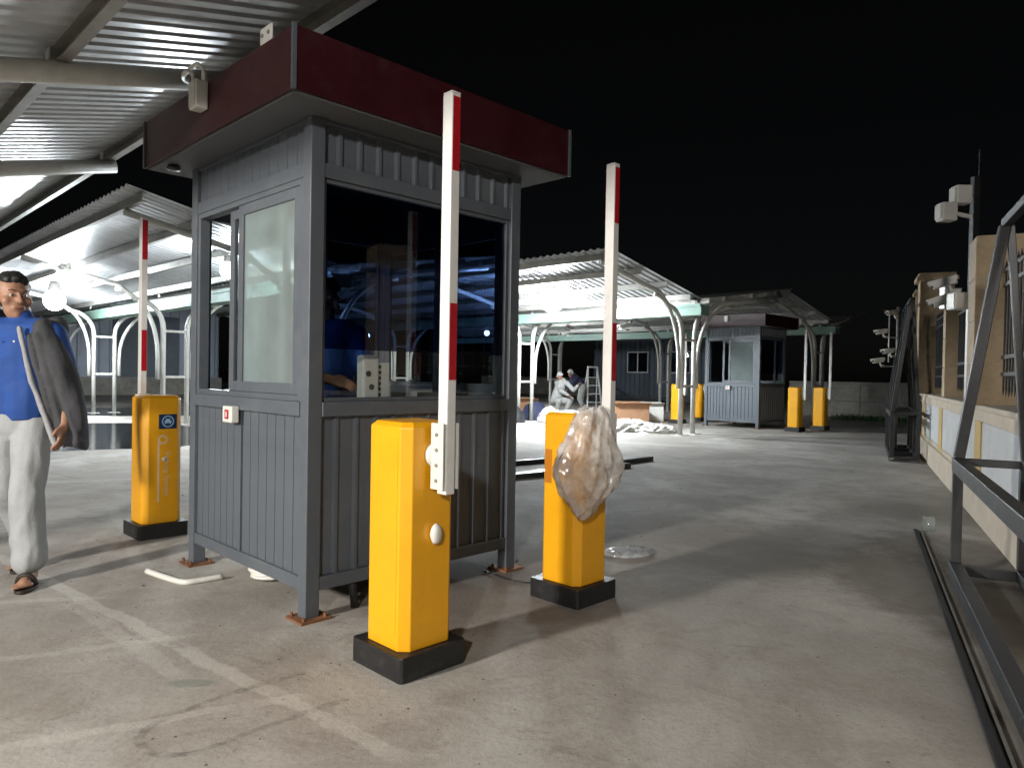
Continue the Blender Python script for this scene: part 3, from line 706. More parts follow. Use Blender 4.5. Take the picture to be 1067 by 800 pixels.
def bag(name, label, pts, mfn, mt, rot=ROT, sub=3, fold=.03, fs=7.0, seed=0.0, loc=None, smooth=True, opened=False):
    """crumpled thin film: icosphere pulled to a hand-drawn profile, folded with ridged noise"""
    bm = bmesh.new(); bmesh.ops.create_icosphere(bm, subdivisions=sub, radius=1)
    for v_ in bm.verts:
        d = v_.co.normalized(); p = mfn(d)
        q = Vector((d.x * fs * .5, d.y * fs * .5, d.z * fs * .45)) + Vector((seed, 0, 0))
        r1 = 1 - abs(noise.noise(q)) * 2; r2 = 1 - abs(noise.noise(q * 2.3 + Vector((5, 1, 2)))) * 2
        v_.co = p + d * fold * (r1 * .7 + r2 * .45)
    if opened:                        # torn open at the top and at the foot
        dl = [f for f in bm.faces if (f.calc_center_median().z > opened[1] + .03 * noise.noise(f.calc_center_median() * 22)) or (f.calc_center_median().z < opened[0] + .02 * noise.noise(f.calc_center_median() * 30))]
        bmesh.ops.delete(bm, geom=dl, context='FACES')
    me = bpy.data.meshes.new(name); bm.to_mesh(me); bm.free(); me.materials.append(mt)
    me.polygons.foreach_set('use_smooth', [smooth] * len(me.polygons))
    o = bpy.data.objects.new(name, me); C.objects.link(o); o.location = loc; o.rotation_euler[2] = rot
    return o
def prof_bag(d):
    z = d.z                      # gathered round the arm on top, slumped belly, small tail
    wz = .72 + .42 * math.exp(-((z + .25) / .45) ** 2) - .5 * max(0, -z - .55)
    an = math.atan2(d.y, d.x); pl = 1 + .10 * math.sin(an * 5 + z * 2) + .07 * math.sin(an * 11 - z * 5)
    return Vector((d.x * .150 * wz * pl + .035 * z - .035, d.y * .13 * wz * pl, z * .29 - .03))
o = bag('plastic_bag', '', None, prof_bag, FILM, sub=5, fold=.024, fs=5.5, seed=3, loc=W(2.86 + .045, 2.335 - .045, .80), opened=(-.5, .235))
tag(o, 'crumpled clear plastic bag hanging over the arm hub of the right cabinet', 'plastic bag')

# ------------------------------------------------------------------ boundary wall on the right; local +x runs towards the camera, local +y out into the lane
WR = math.atan2(-.901, -.433)
wall = thing('boundary_wall', 'low cream boundary wall with pale panels and ochre strips on the right', 'wall', (6.64, 11.56, 0), WR)
# local y axis = rotate x by +90deg: (.901,-.433) points away from the lane, so the lane side is y < 0
T0, T1 = -.25, 14.0
PIL = [0.25, 2.75, 5.85, 9.2, 12.4]           # pilaster centres along the wall
MB().box(T0, T1, -.03, .24, 0, .30).build('plinth_course', CREAM, wall, bevel=.01)
MB().box(T0, T1, .0, .22, .30, .36).build('wall_core', CREAM, wall)
MB().box(T0, T1, .012, .22, .36, .86).build('wall_core', PANELW, wall)
MB().box(T0, T1, -.012, .22, .86, .96).build('top_band', CREAM, wall, bevel=.006)
MB().box(T0, T1, -.05, .27, .96, 1.005).build('coping', CREAM, wall, bevel=.01)
edges = [T0] + [x for p in PIL for x in (p - .17, p + .17)] + [T1]
for p in PIL: MB().box(p - .17, p + .17, -.008, .012, .302, .858).build('ochre_strip', OCHRE, wall, bevel=.004)
for i in range(0, len(edges) - 1, 2):
    x0, x1 = edges[i] + .03, edges[i + 1] - .03
    if x1 - x0 > .2: MB().box(x0, x1, .001, .0118, .365, .85).build('panel', PANELW, wall, bevel=.004)
def pillar(label, x, w_, h, cap=True, y=.11):
    p = Vector((6.64, 11.56, 0)) + Vector((-.433, -.901, 0)) * x + Vector((.901, -.433, 0)) * y
    t = thing('stone_pillar', label, 'pillar', (p.x, p.y, 1.005), WR, 'stone pillars on the boundary wall')
    n = max(2, round((h - 1.005) / .36)); hh = (h - 1.005 - (.12 if cap else 0)) / n
    me = MB().box(-w_ / 2, w_ / 2, -w_ / 2, w_ / 2, .0025, hh - .0025).mesh('stone_block', STONE)
    MB().box(-w_ / 2 + .008, w_ / 2 - .008, -w_ / 2 + .008, w_ / 2 - .008, 0, n * hh).build('mortar_core', CREAM, t)
    for k in range(n):
        o = inst(me, 'stone_block', t, (0, 0, k * hh))
        b = o.modifiers.new('b', 'BEVEL'); b.width = .006; b.segments = 2
    if cap:
        MB().box(-w_ / 2 - .05, w_ / 2 + .05, -w_ / 2 - .05, w_ / 2 + .05, n * hh, n * hh + .07).box(-w_ / 2 - .02, w_ / 2 + .02, -w_ / 2 - .02, w_ / 2 + .02, n * hh + .071, n * hh + .12).build('cap', STONE, t, bevel=.008)
    return t
pillar('tan stone pillar beside the black camera mast, nearest of the row', 5.95, .40, 2.43, False)
pillar('slim tan pillar under the white cameras on the boundary wall', 3.1, .26, 2.08, False)
pillar('wide capped tan pillar at the far end of the boundary wall', .35, .46, 2.86, True)
pillar('tan pillar standing beyond the end of the boundary wall behind the far gate', -2.6, .34, 2.95, True, y=.2)
pillar('tan stone pillar of the boundary wall closest to the camera', 9.2, .40, 2.43, False)
def fence(label, x0, x1, z0=1.09, z1=2.2, y=.11):
    p = Vector((6.64, 11.56, 0)) + Vector((-.433, -.901, 0)) * x0 + Vector((.901, -.433, 0)) * y
    t = thing('iron_fence', label, 'fence', (p.x, p.y, 1.005), WR, 'iron fence panels on the boundary wall')
    ln = x1 - x0; b = z0 - 1.005; h = z1 - 1.005
    for z in (b + .16, b + .3, h - .22, h - .1): MB().box(0, ln, -.012, .012, z, z + .03).build('rail', DARKMET, t)
    prof = [(.002, 0), (.0085, .05), (.0085, h - b - .1), (.016, h - b - .085), (.002, h - b)]
    me = MB().lathe(prof, 6).mesh('picket', DARKMET)
    n = int(ln / .115)
    for k in range(n): inst(me, 'picket', t, (ln * (k + .5) / n, .0, b))
    for k in range(n - 1):
        if k % 2 == 0: pass
    return t
fence('black iron fence between the near pillar and the slim camera pillar', 3.28, 5.72)
fence('black iron fence between the slim pillar and the wide capped pillar', .62, 2.92)
fence('black iron fence right of the near pillar behind the gate frame', 6.2, 8.95)

# cameras on masts
def cctv(parent, p, ang, sc=1.0, tilt=12):
    """bullet camera: housing, sun hood, lens and bracket"""
    M = Matrix.Translation(p) @ Matrix.Rotation(ang, 4, 'Z') @ Matrix.Rotation(R(tilt), 4, 'Y') @ Matrix.Scale(sc, 4)
    def put(mb, nm, m, par=parent, bev=0):
        mb.v = [tuple(M @ Vector(q)) for q in mb.v]; return mb.build(nm, m, par, bevel=bev)
    h = put(MB().box(-.14, .12, -.05, .05, -.045, .045), 'camera_housing', CAMW, bev=.01)
    put(MB().box(-.15, .16, -.057, .057, .0455, .055).box(-.15, .16, -.057, -.0515, .0, .0454).box(-.15, .16, .0515, .057, .0, .0454), 'sun_hood', CAMW, h)
    put(MB().tube([(.12, 0, 0), (.128, 0, 0)], .036, 16), 'lens', BLACK, h)
    put(MB().tube([(-.06, 0, -.045), (-.06, 0, -.1), (-.16, 0, -.13)], .018, 8), 'bracket', CAMW, h)
    return h
def wl_pt(x, y, z=0): return Vector((6.64, 11.56, z)) + Vector((-.433, -.901, 0)) * x + Vector((.901, -.433, 0)) * y
LANE = math.atan2(.5, -1.0)
m1 = thing('camera_mast', 'black and white mast with two camera boxes facing the lane above the wall', 'camera mast', wl_pt(5.42, -.02, 1.005))
MB().box(-.035, .035, -.035, .035, 0, .90).build('lower_pole', WHITE, m1, bevel=.004)
MB().box(-.03, .03, -.03, .03, .90, 2.1).build('upper_pole', BLACK, m1, bevel=.004)
MB().tube([(.03, 0, 2.1), (.03, 0, 2.35)], .004, 6).build('antenna', DARKMET, m1)
for z, k, s_ in ((1.84, .0, 1.0), (1.68, .13, 1.0)):
    hd_ = MB().box(-.2 - k, -.06 - k, -.06, .06, z, z + .17).build('camera_box', CAMW, m1, bevel=.012)
    MB().box(-.215 - k, -.2 - k, -.045, .045, z + .02, z + .15).build('hood', CAMW, hd_)
    MB().bar((-.08 - k, 0, z + .08), (0, 0, min(z + .04, 2.05)), .03, .03).build('bracket', CAMW, hd_)
bx = MB().box(-.2, -.06, -.07, .07, .86, 1.02).build('lamp_box', CAMW, m1, bevel=.01)
MB().box(-.205, -.2, -.055, .055, .88, 1.0).build('lamp_glass', PURLIN, bx)
m2 = thing('wall_camera', 'pair of white cameras mounted on top of the slim pillar', 'camera', wl_pt(3.1, .0, 2.08))
MB().box(-.05, .05, -.04, .08, .0, .36).build('mount', CAMW, m2, bevel=.01)
cctv(m2, (-.12, -.12, .30), LANE, 1.0, 15); cctv(m2, (-.10, -.13, .10), LANE, 1.15, 20)
m3 = thing('camera_mast', 'far slim mast carrying four white cameras beside the far gate', 'camera mast', (6.42, 11.95, 0))
MB().tube([(0, 0, 0), (0, 0, 2.42)], .03, 10).build('pole', PURLIN, m3, True)
MB().tube(catmull([(0, 0, 2.38), (-.4, 0, 2.36), (-.8, 0, 2.25), (-1.05, .0, 2.05)], 6), .008, 6).build('cable', BLACK, m3, True)
for z, x in ((2.32, -.12), (2.0, -.30), (1.68, -.18), (1.52, -.34)):
    cctv(m3, (x, -.03, z), R(200), .75, 8)
    MB().tube([(0, 0, z - .09), (x + .06, -.02, z - .09)], .012, 6).build('arm', PURLIN, m3)
MB().tube([(-.16, -.02, 1.5), (-.16, -.02, 2.3)], .01, 6).build('stay', PURLIN, m3)

# sliding gate of square tube: box-shaped foot and leaning upper frame, standing on its floor track
GR = math.atan2(-.899, -.438)
def gate(label, loc, ln, top=2.15, n=1, bars=0, group='steel gate sections'):
    t = thing('steel_gate', label, 'gate', loc, GR, group)    # local x towards the camera, y > 0 towards the wall
    s = .055; zt = .69; dp = .34
    def b(p, q, nm, w=s, h=s): return MB().bar(p, q, w, h).build(nm, DARKMET, t, bevel=.004)
    b((-.0, 0, .05), (ln, 0, .05), 'bottom_rail', .07, .09); b((0, dp, .05), (ln, dp, .05), 'bottom_rail', .06, .07)
    b((0, 0, zt), (ln, 0, zt), 'middle_rail', .06, .085); b((0, dp, zt + .02), (ln, dp, zt + .02), 'middle_rail', .05, .05)
    b((0, .215, top), (ln, .215, top), 'top_rail', .05, .05)
    for k in range(bars):
        x = ln * (k + .5) / bars; b((x, .003, zt + .045), (x, .205, top - .02), 'bar', .025, .025); b((x, 0, .096), (x, 0, zt - .044), 'bar', .025, .025)
    for k in range(n + 1):
        x = ln * k / n + (.028 if k == 0 else -.028 if k == n else 0)
        b((x, 0, .096), (x, 0, zt - .044), 'upright'); b((x, dp, .087), (x, dp, zt - .006), 'upright')
        b((x, .03, .05), (x, dp - .03, .05), 'cross_tie', .045, .06); b((x, .03, zt + .02), (x, dp - .026, zt + .02), 'cross_tie', .045, .045)
        b((x, .003, zt + .045), (x, .205, top - .02), 'leaning_post', .06, .06)
        b((x, dp - .003, zt + .05), (x, .235, top - .02), 'back_post', .04, .04)
        MB().tube([(x, -.03, .035), (x, .03, .035)], .034, 14).build('roller', PURLIN, t)
    return t
gate('nearest black steel gate frame leaning over the floor track at the right edge', (2.75, 4.4, 0), 3.6)
gate('far tall black steel gate with dense bars at the end of the boundary wall', (6.62, 12.6, 0), 2.2, 2.4, 3, bars=14)
tr = thing('gate_track', 'dark steel gate track set in the floor at the right', 'track', (3.3, 5.68, 0), GR)
MB().box(0, 6.2, -.075, -.045, 0, .018).build('rail', DARKMET, tr); MB().box(0, 6.2, -.03, -.018, 0, .012).build('rail', PURLIN, tr)
jar = thing('glass_jar', 'small clear glass jar standing at the end of the gate track', 'jar', (3.36, 5.72, .0))
GLJ = glass('jar_glass', (.93, .95, .94), .05, .12, (.8, .83, .81))
MB().lathe([(.001, .004), (.042, .004), (.047, .012), (.047, .085), (.04, .1), (.043, .112), (.039, .112), (.036, .1), (.043, .083), (.043, .014), (.001, .01)], 20).build('wall', GLJ, jar, True)

# ------------------------------------------------------------------ far structures
def low_wall(label, p0, p1, h, th=.25):
    d = Vector((p1[0] - p0[0], p1[1] - p0[1], 0)); t = thing('concrete_wall', label, 'wall', (p0[0], p0[1], 0), math.atan2(d.y, d.x), 'low concrete walls at the back')
    ln = d.length; n = max(1, round(ln / 2.4))
    for k in range(n):
        for z0, z1 in ((0, h * .46), (h * .46 + .006, h * .94)):
            MB().box(ln * k / n + .006, ln * (k + 1) / n - .006, random.uniform(-.008, .008), th, z0, z1).build('panel', CONC, t, bevel=.012)
    MB().box(0, ln, -.04, th + .04, h * .945, h).build('coping', CONC, t, bevel=.01)
    return t
q0, q1 = W(23.4, 10.2), W(23.4, 1.2)
low_wall('low weathered concrete wall beyond the far barriers on the right', (q0.x, q0.y), (q1.x, q1.y), 1.12)
q0, q1 = W(31.5, 34), W(31.5, 21.3)
low_wall('low concrete wall in the background behind the stepladder', (q0.x, q0.y), (q1.x, q1.y), 1.0)
# corrugated site office
cb = thing('site_office', 'dark corrugated site office with white framed windows behind the lit canopy', 'cabin', W(27.2, 15.2), ROT)
pts = []; y = 0.0
while y < 6.0:
    pts += [(y, 0), (y + .09, 0), (y + .12, .035), (y + .20, .035), (y + .23, 0)]; y += .26
vs = []
for yy, d in pts: vs += [(d, yy, .1), (d, yy, 2.75)]
CABM = mat('dark_corrugated_steel', (.10, .125, .15), .5, .1, .2, 1.5, dirt=(.15, .14, .13), dirt_amt=.4)
MB().add(vs, [(2 * i, 2 * i + 1, 2 * i + 3, 2 * i + 2) for i in range(len(pts) - 1)]).build('corrugated_front', CABM, cb)
MB().box(.04, 2.4, 0, 6.0, .1, 2.75).build('shell', CABM, cb); MB().box(-.05, 2.45, -.06, 6.08, 2.75, 2.87).build('roof_rail', CABM, cb); MB().box(.02, 2.4, 0, 6.0, 0, .1).build('skid', DARKMET, cb)
for y0 in (3.15, 1.0):
    wn_ = MB().box(-.03, .037, y0, y0 + 1.05, 1.38, 2.24).build('window', GL_DARK, cb)
    for bx_ in ((y0 - .05, y0, 1.33, 2.29), (y0 + 1.05, y0 + 1.1, 1.33, 2.29), (y0 + .5, y0 + .55, 1.38, 2.24), (y0, y0 + 1.05, 1.33, 1.38), (y0, y0 + 1.05, 2.24, 2.29)):
        MB().box(-.045, .036, *bx_).build('window_frame', WHITE, wn_)
# pale warehouse wall on the far left
wh = thing('warehouse', 'pale metal warehouse wall far behind the left canopy posts', 'warehouse', W(-2, 33), ROT)
WHM = mat('pale_blue_sheet', (.42, .46, .54), .5, .2, .1, .6, dirt=(.3, .29, .28), dirt_amt=.35)
pts = []; x = 0.0
while x < 16: pts += [(x, 0), (x + .2, 0), (x + .23, -.04), (x + .31, -.04), (x + .34, 0)]; x += .4
vs = []
for xx, d in pts: vs += [(xx, d, .75), (xx, d, 4.6)]
MB().add(vs, [(2 * i, 2 * i + 2, 2 * i + 3, 2 * i + 1) for i in range(len(pts) - 1)]).build('wall_cladding', WHM, wh)
MB().box(0, 16, .01, 6, 0, 4.55).build('shell', CONC, wh); MB().box(-.1, 16.1, -.12, .01, 0, .75).build('plinth', CONC, wh); MB().box(-.2, 16.2, -.4, 6.2, 4.61, 4.75).build('roof', PURLIN, wh)
for k in range(3):
    dd_ = MB().box(1.5 + k * 5, 4.2 + k * 5, -.06, -.045, .76, 3.4).build('shutter', CABM, wh)
    for j in range(8): MB().box(1.5 + k * 5, 4.2 + k * 5, -.068, -.0605, .8 + j * .32, .83 + j * .32).build('slat', CABM, dd_)
# strip of weeds at the foot of the far wall
LEAF = mat('weed_leaf', (.05, .10, .03), .6, 0, .4, 8)
mb = MB()
for k in range(1300):
    p = W(random.uniform(21.9, 23.2), random.uniform(5.0, 8.4)); h = random.uniform(.05, .2); t = random.uniform(0, 6.28); d = Vector((math.cos(t), math.sin(t), 0)); s_ = Vector((-d.y, d.x, 0)) * .02
    mb.add([p - s_, p + s_, p + d * h * .6 + Vector((0, 0, h))], [(0, 1, 2)])
o = mb.build('weeds', LEAF); o['kind'] = 'stuff'; o['label'] = 'low green weeds along the foot of the far concrete wall'; o['category'] = 'weeds'

# ------------------------------------------------------------------ clutter on the floor
o = MB().tube(catmull([(-2.10, 4.14, .016), (-1.95, 4.03, .016), (-1.80, 3.94, .016), (-1.72, 3.98, .016), (-1.63, 4.06, .016)], 6), .016, 10).build('plastic_pipe', PVC, None, True)
tag(o, 'bent white plastic pipe lying on the floor before the booth', 'pipe')
coil = []
for k in range(60):
    t = k * .42; coil.append((-1.37 + (.11 + .01 * math.sin(k * .7)) * math.cos(t), 4.12 + (.11 + .008 * math.cos(k)) * math.sin(t), .012 + .0011 * k))
o = MB().tube(coil, .011, 8).build('cable_coil', PVC, None, True); tag(o, 'coiled white cable lying under the near booth', 'cable')
o = MB().tube(catmull([(-2.02, 4.98, .012), (-2.0, 4.75, .03), (-1.98, 4.7, .12), (-1.96, 4.72, .2)], 6), .016, 8).build('conduit_stub', PVC, None, True); tag(o, 'short white conduit rising under the left rear leg of the booth', 'conduit')
o = MB().tube([(-.78, 3.62, .0), (-.80, 3.63, .2)], .02, 8).build('black_hose', RUBBER, None, True); tag(o, 'short black hose hanging under the booth beside its front leg', 'hose')
o = MB().tube(catmull([(-.15, 4.3, .008), (.02, 4.12, .008), (.16, 4.08, .008), (.26, 4.15, .008), (.45, 4.02, .008)], 6), .005, 6).build('thin_wire', RUBBER, None, True); tag(o, 'thin black wire lying between booth leg and right cabinet', 'wire')
for i, (p, q, lab) in enumerate([((.0, 8.15), (2.0, 10.15), 'near dark steel bar lying on the floor behind the right cabinet'), ((-.15, 9.2), (1.5, 10.5), 'far dark steel bar lying on the floor behind the right cabinet'), ((-.1, 8.0), (1.55, 9.35), 'short dark steel bar lying on the floor next to the longer one')]):
    o = MB().bar((p[0], p[1], .03), (q[0], q[1], .03), .06, .06).build('steel_bar', DARKMET); tag(o, lab, 'steel bar', 'steel bars on the floor')
FOIL = plastic('clear_wrap', .12, (.8, .82, .85), .4)
o = bag('plastic_sheet', '', None, lambda d: Vector((d.x * .17, d.y * .12, max(.004, d.z * .03 + .012))), FOIL, sub=4, fold=.010, fs=9, seed=8, loc=(.80, 4.80, .0), rot=.3)
for v_ in o.data.vertices: v_.co.z = max(.004, v_.co.z)
tag(o, 'clear plastic wrap lying on the floor right of the wrapped cabinet', 'plastic sheet')
for i, (x, y, sx, sy, sz, rz, m, lab) in enumerate([(3.0, 18.4, .95, .5, .45, .2, CARD, 'open brown cardboard carton on the floor beyond the right arm'), (3.75, 19.2, .6, .5, .42, -.1, PVC, 'pale carton beside the far yellow cabinet'), (.2, 20.1, 1.0, .6, .45, .1, CARD, 'brown carton left of the crouching worker'), (3.3, 20.4, .5, .4, .3, .5, CARD, 'small carton behind the open brown carton')]):
    t = thing('carton', lab, 'carton', (x, y, 0), rz, 'cartons on the yard')
    MB().box(-sx / 2, sx / 2, -sy / 2, sy / 2, 0, sz).build('body', m, t, bevel=.01)
    for sgn in (-1, 1): MB().bar((0, sgn * sy / 2, sz + .004), (0, sgn * (sy / 2 + .16), sz + .07), sx, .008).build('flap', m, t)
    MB().box(-sx / 2 - .001, sx / 2 + .001, -.03, .03, sz * .1, sz + .0015).build('tape', DESK, t)
def lump(d, sx, sy, sz): return Vector((d.x * sx, d.y * sy, max(-.02, d.z) * sz))
for i, (x, y, sx, sy, sz, lab, m) in enumerate([(2.55, 15.5, .62, .35, .20, 'large crumpled white sack lying on the floor near the canopy posts', SACK), (3.1, 15.2, .4, .3, .13, 'small white sack heap beside the large crumpled one', SACK)]):
    o = bag('white_sack', '', None, lambda d, sx=sx, sy=sy, sz=sz: lump(d, sx, sy, sz), m, sub=4, fold=.08, fs=9, smooth=False, seed=i * 4.0, loc=(x, y, .0), rot=.2 * i)
    for v_ in o.data.vertices: v_.co.z = max(.003, v_.co.z)
    tag(o, lab, 'sack', 'sacks on the yard')
NAVY = mat('navy_cloth', (.018, .022, .06), .75, 0, .2, 8)
for x, y, s_, lab, m in ((.62, 18.7, .34, 'navy tool bag on the floor left of the crouching worker', NAVY), (.0, 17.6, .3, 'dark bundle on the floor beside the booth right edge', DARKMET), (.95, 18.0, .26, 'pale rag bundle on the floor next to the navy tool bag', SACK)):
    o = bag('tool_bag', '', None, lambda d, s_=s_: Vector((d.x * s_, d.y * s_ * .7, max(-.05, d.z) * s_ * 1.3)), m, sub=4, fold=.06, fs=5, seed=s_ * 10, loc=(x, y, .0), rot=.3)
    for v_ in o.data.vertices: v_.co.z = max(.003, v_.co.z)
    tag(o, lab, 'bag')
# stepladder
ld = thing('stepladder', 'white aluminium stepladder standing behind the workers', 'ladder', (2.75, 24.5, 0), .15)
for sx in (-.26, .26):
    MB().bar((sx, -.38, 0), (sx * .62, 0, 1.45), .05, .03).build('front_rail', WHITE, ld); MB().bar((sx, .42, 0), (sx * .62, .03, 1.43), .04, .03).build('rear_rail', WHITE, ld)
for k in range(1, 5):
    f_ = k / 5.2; MB().bar((-.26 + .1 * f_, -.38 + .38 * f_, 1.45 * f_), (.26 - .1 * f_, -.38 + .38 * f_, 1.45 * f_), .09, .025).build('step', WHITE, ld)
MB().box(-.18, .18, -.06, .1, 1.44, 1.49).build('top_cap', WHITE, ld, bevel=.01)
# dark sawhorse pile in front of the office
sp = thing('timber_pile', 'dark timber pile with a raised strut in front of the site office', 'timber pile', W(25.6, 16.8), ROT)
for k in range(7): MB().bar((random.uniform(-.2, .2), -.3 + random.uniform(-.2, .2), .08 + .1 * (k // 3)), (random.uniform(-.2, .2), 3.2, .08 + .1 * (k // 3)), .1, .08).build('timber', DARKMET, sp)
MB().bar((0, 3.2, .1), (.1, 2.4, .75), .06, .06).build('strut', DARKMET, sp); MB().bar((.1, 2.4, .75), (0, 1.2, .2), .06, .06).build('strut', DARKMET, sp)
# hanging cameras under the lit canopy's far gutter
for (a, b, z, lab) in ((13.3, 9.6, 2.33, 'white camera hanging under the green gutter beside the canopy posts'), (14.2, 12.1, 2.3, 'white camera hanging under the lit canopy left of the raised arm')):
    t = thing('hanging_camera', lab, 'camera', W(a, b, z), 0, 'cameras hanging under the lit canopy')
    MB().tube([(0, 0, 0), (0, 0, .4)], .012, 8).build('drop_tube', CAMW, t); cctv(t, (-.05, -.02, -.02), R(215), 1.0, 18); cctv(t, (.08, -.02, .12), R(300), .8, 18)
# grit, leaves and chips on the slab
mb = MB()
GRIT = mat('grit', (.12, .10, .08), .9, 0, .5, 30)
for k in range(900):
    d_ = random.uniform(2.0, 9.0) ; x = random.uniform(-.62, .62) * d_; s_ = random.uniform(.002, .007) * (1.8 if random.random() < .06 else 1); t = random.uniform(0, 6.28)
    p = Vector((x, d_, 0)); c, sn = math.cos(t) * s_, math.sin(t) * s_
    mb.add([p + Vector((c, sn, .001)), p + Vector((-sn, c * .7, .001)), p + Vector((-c, -sn, .001)), p + Vector((sn, -c * .6, .001)), p + Vector((0, 0, s_ * .7))], [(0, 1, 4), (1, 2, 4), (2, 3, 4), (3, 0, 4)])
o = mb.build('grit', GRIT); o['kind'] = 'stuff'; o['label'] = 'scattered grit and chips on the concrete floor'; o['category'] = 'grit'

# ------------------------------------------------------------------ people
SKIN = mat('skin', (.34, .18, .115), .5, 0, .1, 12); HAIR = mat('black_hair', (.010, .009, .009), .55, 0, .3, 40)
POLO = mat('blue_polo', (.012, .058, .25), .8, 0, .12, 14, .15, 120); TROU = mat('offwhite_trousers', (.33, .345, .35), .85, 0, .1, 9, .2, 90)
JACK = mat('charcoal_jacket', (.05, .051, .056), .88, 0, .25, 10, .2, 60); LINING = mat('grey_jacket_lining', (.28, .28, .29), .7, 0, .15, 12)
SANDAL = mat('dark_sandal', (.03, .02, .015), .6, 0, .2, 20); EYEW = mat('eye_white', (.38, .34, .31), .3); EYEB = mat('eye_dark', (.01, .008, .007), .25)
WORKG = mat('grey_workwear', (.42, .42, .40), .85, 0, .2, 6, .2, 50); CAPW = mat('white_cap', (.65, .65, .65), .7)
LIPS = mat('lips', (.20, .075, .06), .5)
def lerp(p, q, t): return Vector(p).lerp(Vector(q), t)
def head_mb(mb, c, face, s=1.0):
    """skull, jaw, nose, brow, ears and neck root added to a body; face = unit direction the face points to"""
    c = Vector(c); f = Vector(face).normalized(); up = Vector((0, 0, 1)); r = f.cross(up).normalized(); up = r.cross(f)
    P = lambda x, y, z: c + (r * x + f * y + up * z) * s
    mb.ell(P(0, -.012, .035), (.073 * s, .079 * s, .096 * s)); mb.ell(P(0, .02, -.04), (.054 * s, .060 * s, .082 * s)); mb.ell(P(0, .05, -.088), .026 * s)
    mb.limb(P(0, .078, .018), .008 * s, P(0, .100, -.022), .013 * s, 8)                     # nose
    mb.limb(P(-.035, .068, .032), .010 * s, P(.035, .068, .032), .010 * s, 8)                # brow
    mb.limb(P(-.02, .076, -.056), .0085 * s, P(.02, .076, -.056), .0085 * s, 8)              # lips
    for x in (-1, 1):
        mb.ell(P(.074 * x, -.012, -.005), (.012 * s, .018 * s, .030 * s)); mb.ell(P(.048 * x, .048, -.02), .024 * s)
    return P
def hand_mb(mb, w, d, palm, side, curl=.5):
    """palm, four fingers of different lengths with two bends, and a thumb; w wrist, d direction, palm = palm normal, side = towards the thumb"""
    w = Vector(w); d = Vector(d).normalized(); s = Vector(side); s = (s - d * s.dot(d)).normalized(); n = Vector(palm); n = (n - d * n.dot(d) - s * n.dot(s)).normalized()
    mb.limb(w, .024, w + d * .03, .026, 10)
    for k in range(4):
        b = w + d * .082 + s * (.027 - .018 * k); mb.limb(w + d * .025 + s * (.018 - .012 * k), .017, b, .0125, 8)
        ln = (.072, .082, .076, .058)[k]; dir_ = d.copy(); p = b
        for j in range(3):
            ang = curl * (.5 + .35 * j); dir_ = (dir_ * math.cos(ang) + n * math.sin(ang)).normalized()
            q = p + dir_ * ln * (.45, .32, .25)[j]; mb.limb(p, .0098 - .0008 * j, q, .0092 - .001 * j, 8); p = q
    b = w + d * .028 + s * .024; t1 = b + (d * .6 + s * .75 + n * .2).normalized() * .04; mb.limb(b, .0135, t1, .0115, 8); mb.limb(t1, .011, t1 + (d * .9 + s * .2 + n * .35).normalized() * .032, .0095, 8)
def foot_mb(mb, ank, fwd):
    a = Vector(ank); f = Vector(fwd).normalized(); g = Vector((a.x, a.y, 0)); sd = Vector((-f.y, f.x, 0))
    mb.limb(a, .036, g + f * -.025 + Vector((0, 0, .052)), .034, 10); mb.limb(a + Vector((0, 0, -.03)), .034, g + f * .11 + Vector((0, 0, .044)), .026, 10)
    mb.limb(g + f * -.03 + Vector((0, 0, .048)), .032, g + f * .12 + Vector((0, 0, .042)), .03, 10)
    for k in range(5):
        b = g + f * (.135 - .008 * abs(k - 1)) + sd * (-.034 + .017 * k) + Vector((0, 0, .034)); mb.limb(b, .0125, b + f * (.045 - .006 * k if k else .052), .0105, 8)
def eyes(P, par, s=1.0):
    for x in (-1, 1): MB().tube([P(.016 * x, .080, .032), P(.032 * x, .077, .038), P(.047 * x, .066, .034)], .0026 * s, 6).build('eyebrow', HAIR, par)
    MB().tube([P(-.022, .079, -.056), P(0, .0865, -.055), P(.022, .079, -.056)], .0035 * s, 6).build('mouth', LIPS, par)
    for x in (-1, 1):
        e = MB().ell(P(.030 * x, .059, .010), .0115 * s, 10, 7).build('eye', EYEW, par, True); MB().ell(P(.030 * x, .0672, .010), .0055 * s, 8, 6).build('pupil', EYEB, e, True)
def hair(P, par, s=1.0, m=HAIR):
    mb = MB()
    for (x, y, z, r) in ((0, -.035, .066, .076), (0, .0, .088, .056), (-.042, -.03, .058, .048), (.042, -.03, .058, .048), (0, -.062, .02, .050), (-.045, -.045, .0, .040), (.045, -.045, .0, .040), (0, .032, .098, .030), (-.034, .022, .088, .032), (.034, .022, .088, .032)):
        mb.ell(P(x, y, z), r * s * .98)
    return skin_build(mb, 'hair', m, par, .009, 2, .006, 60)

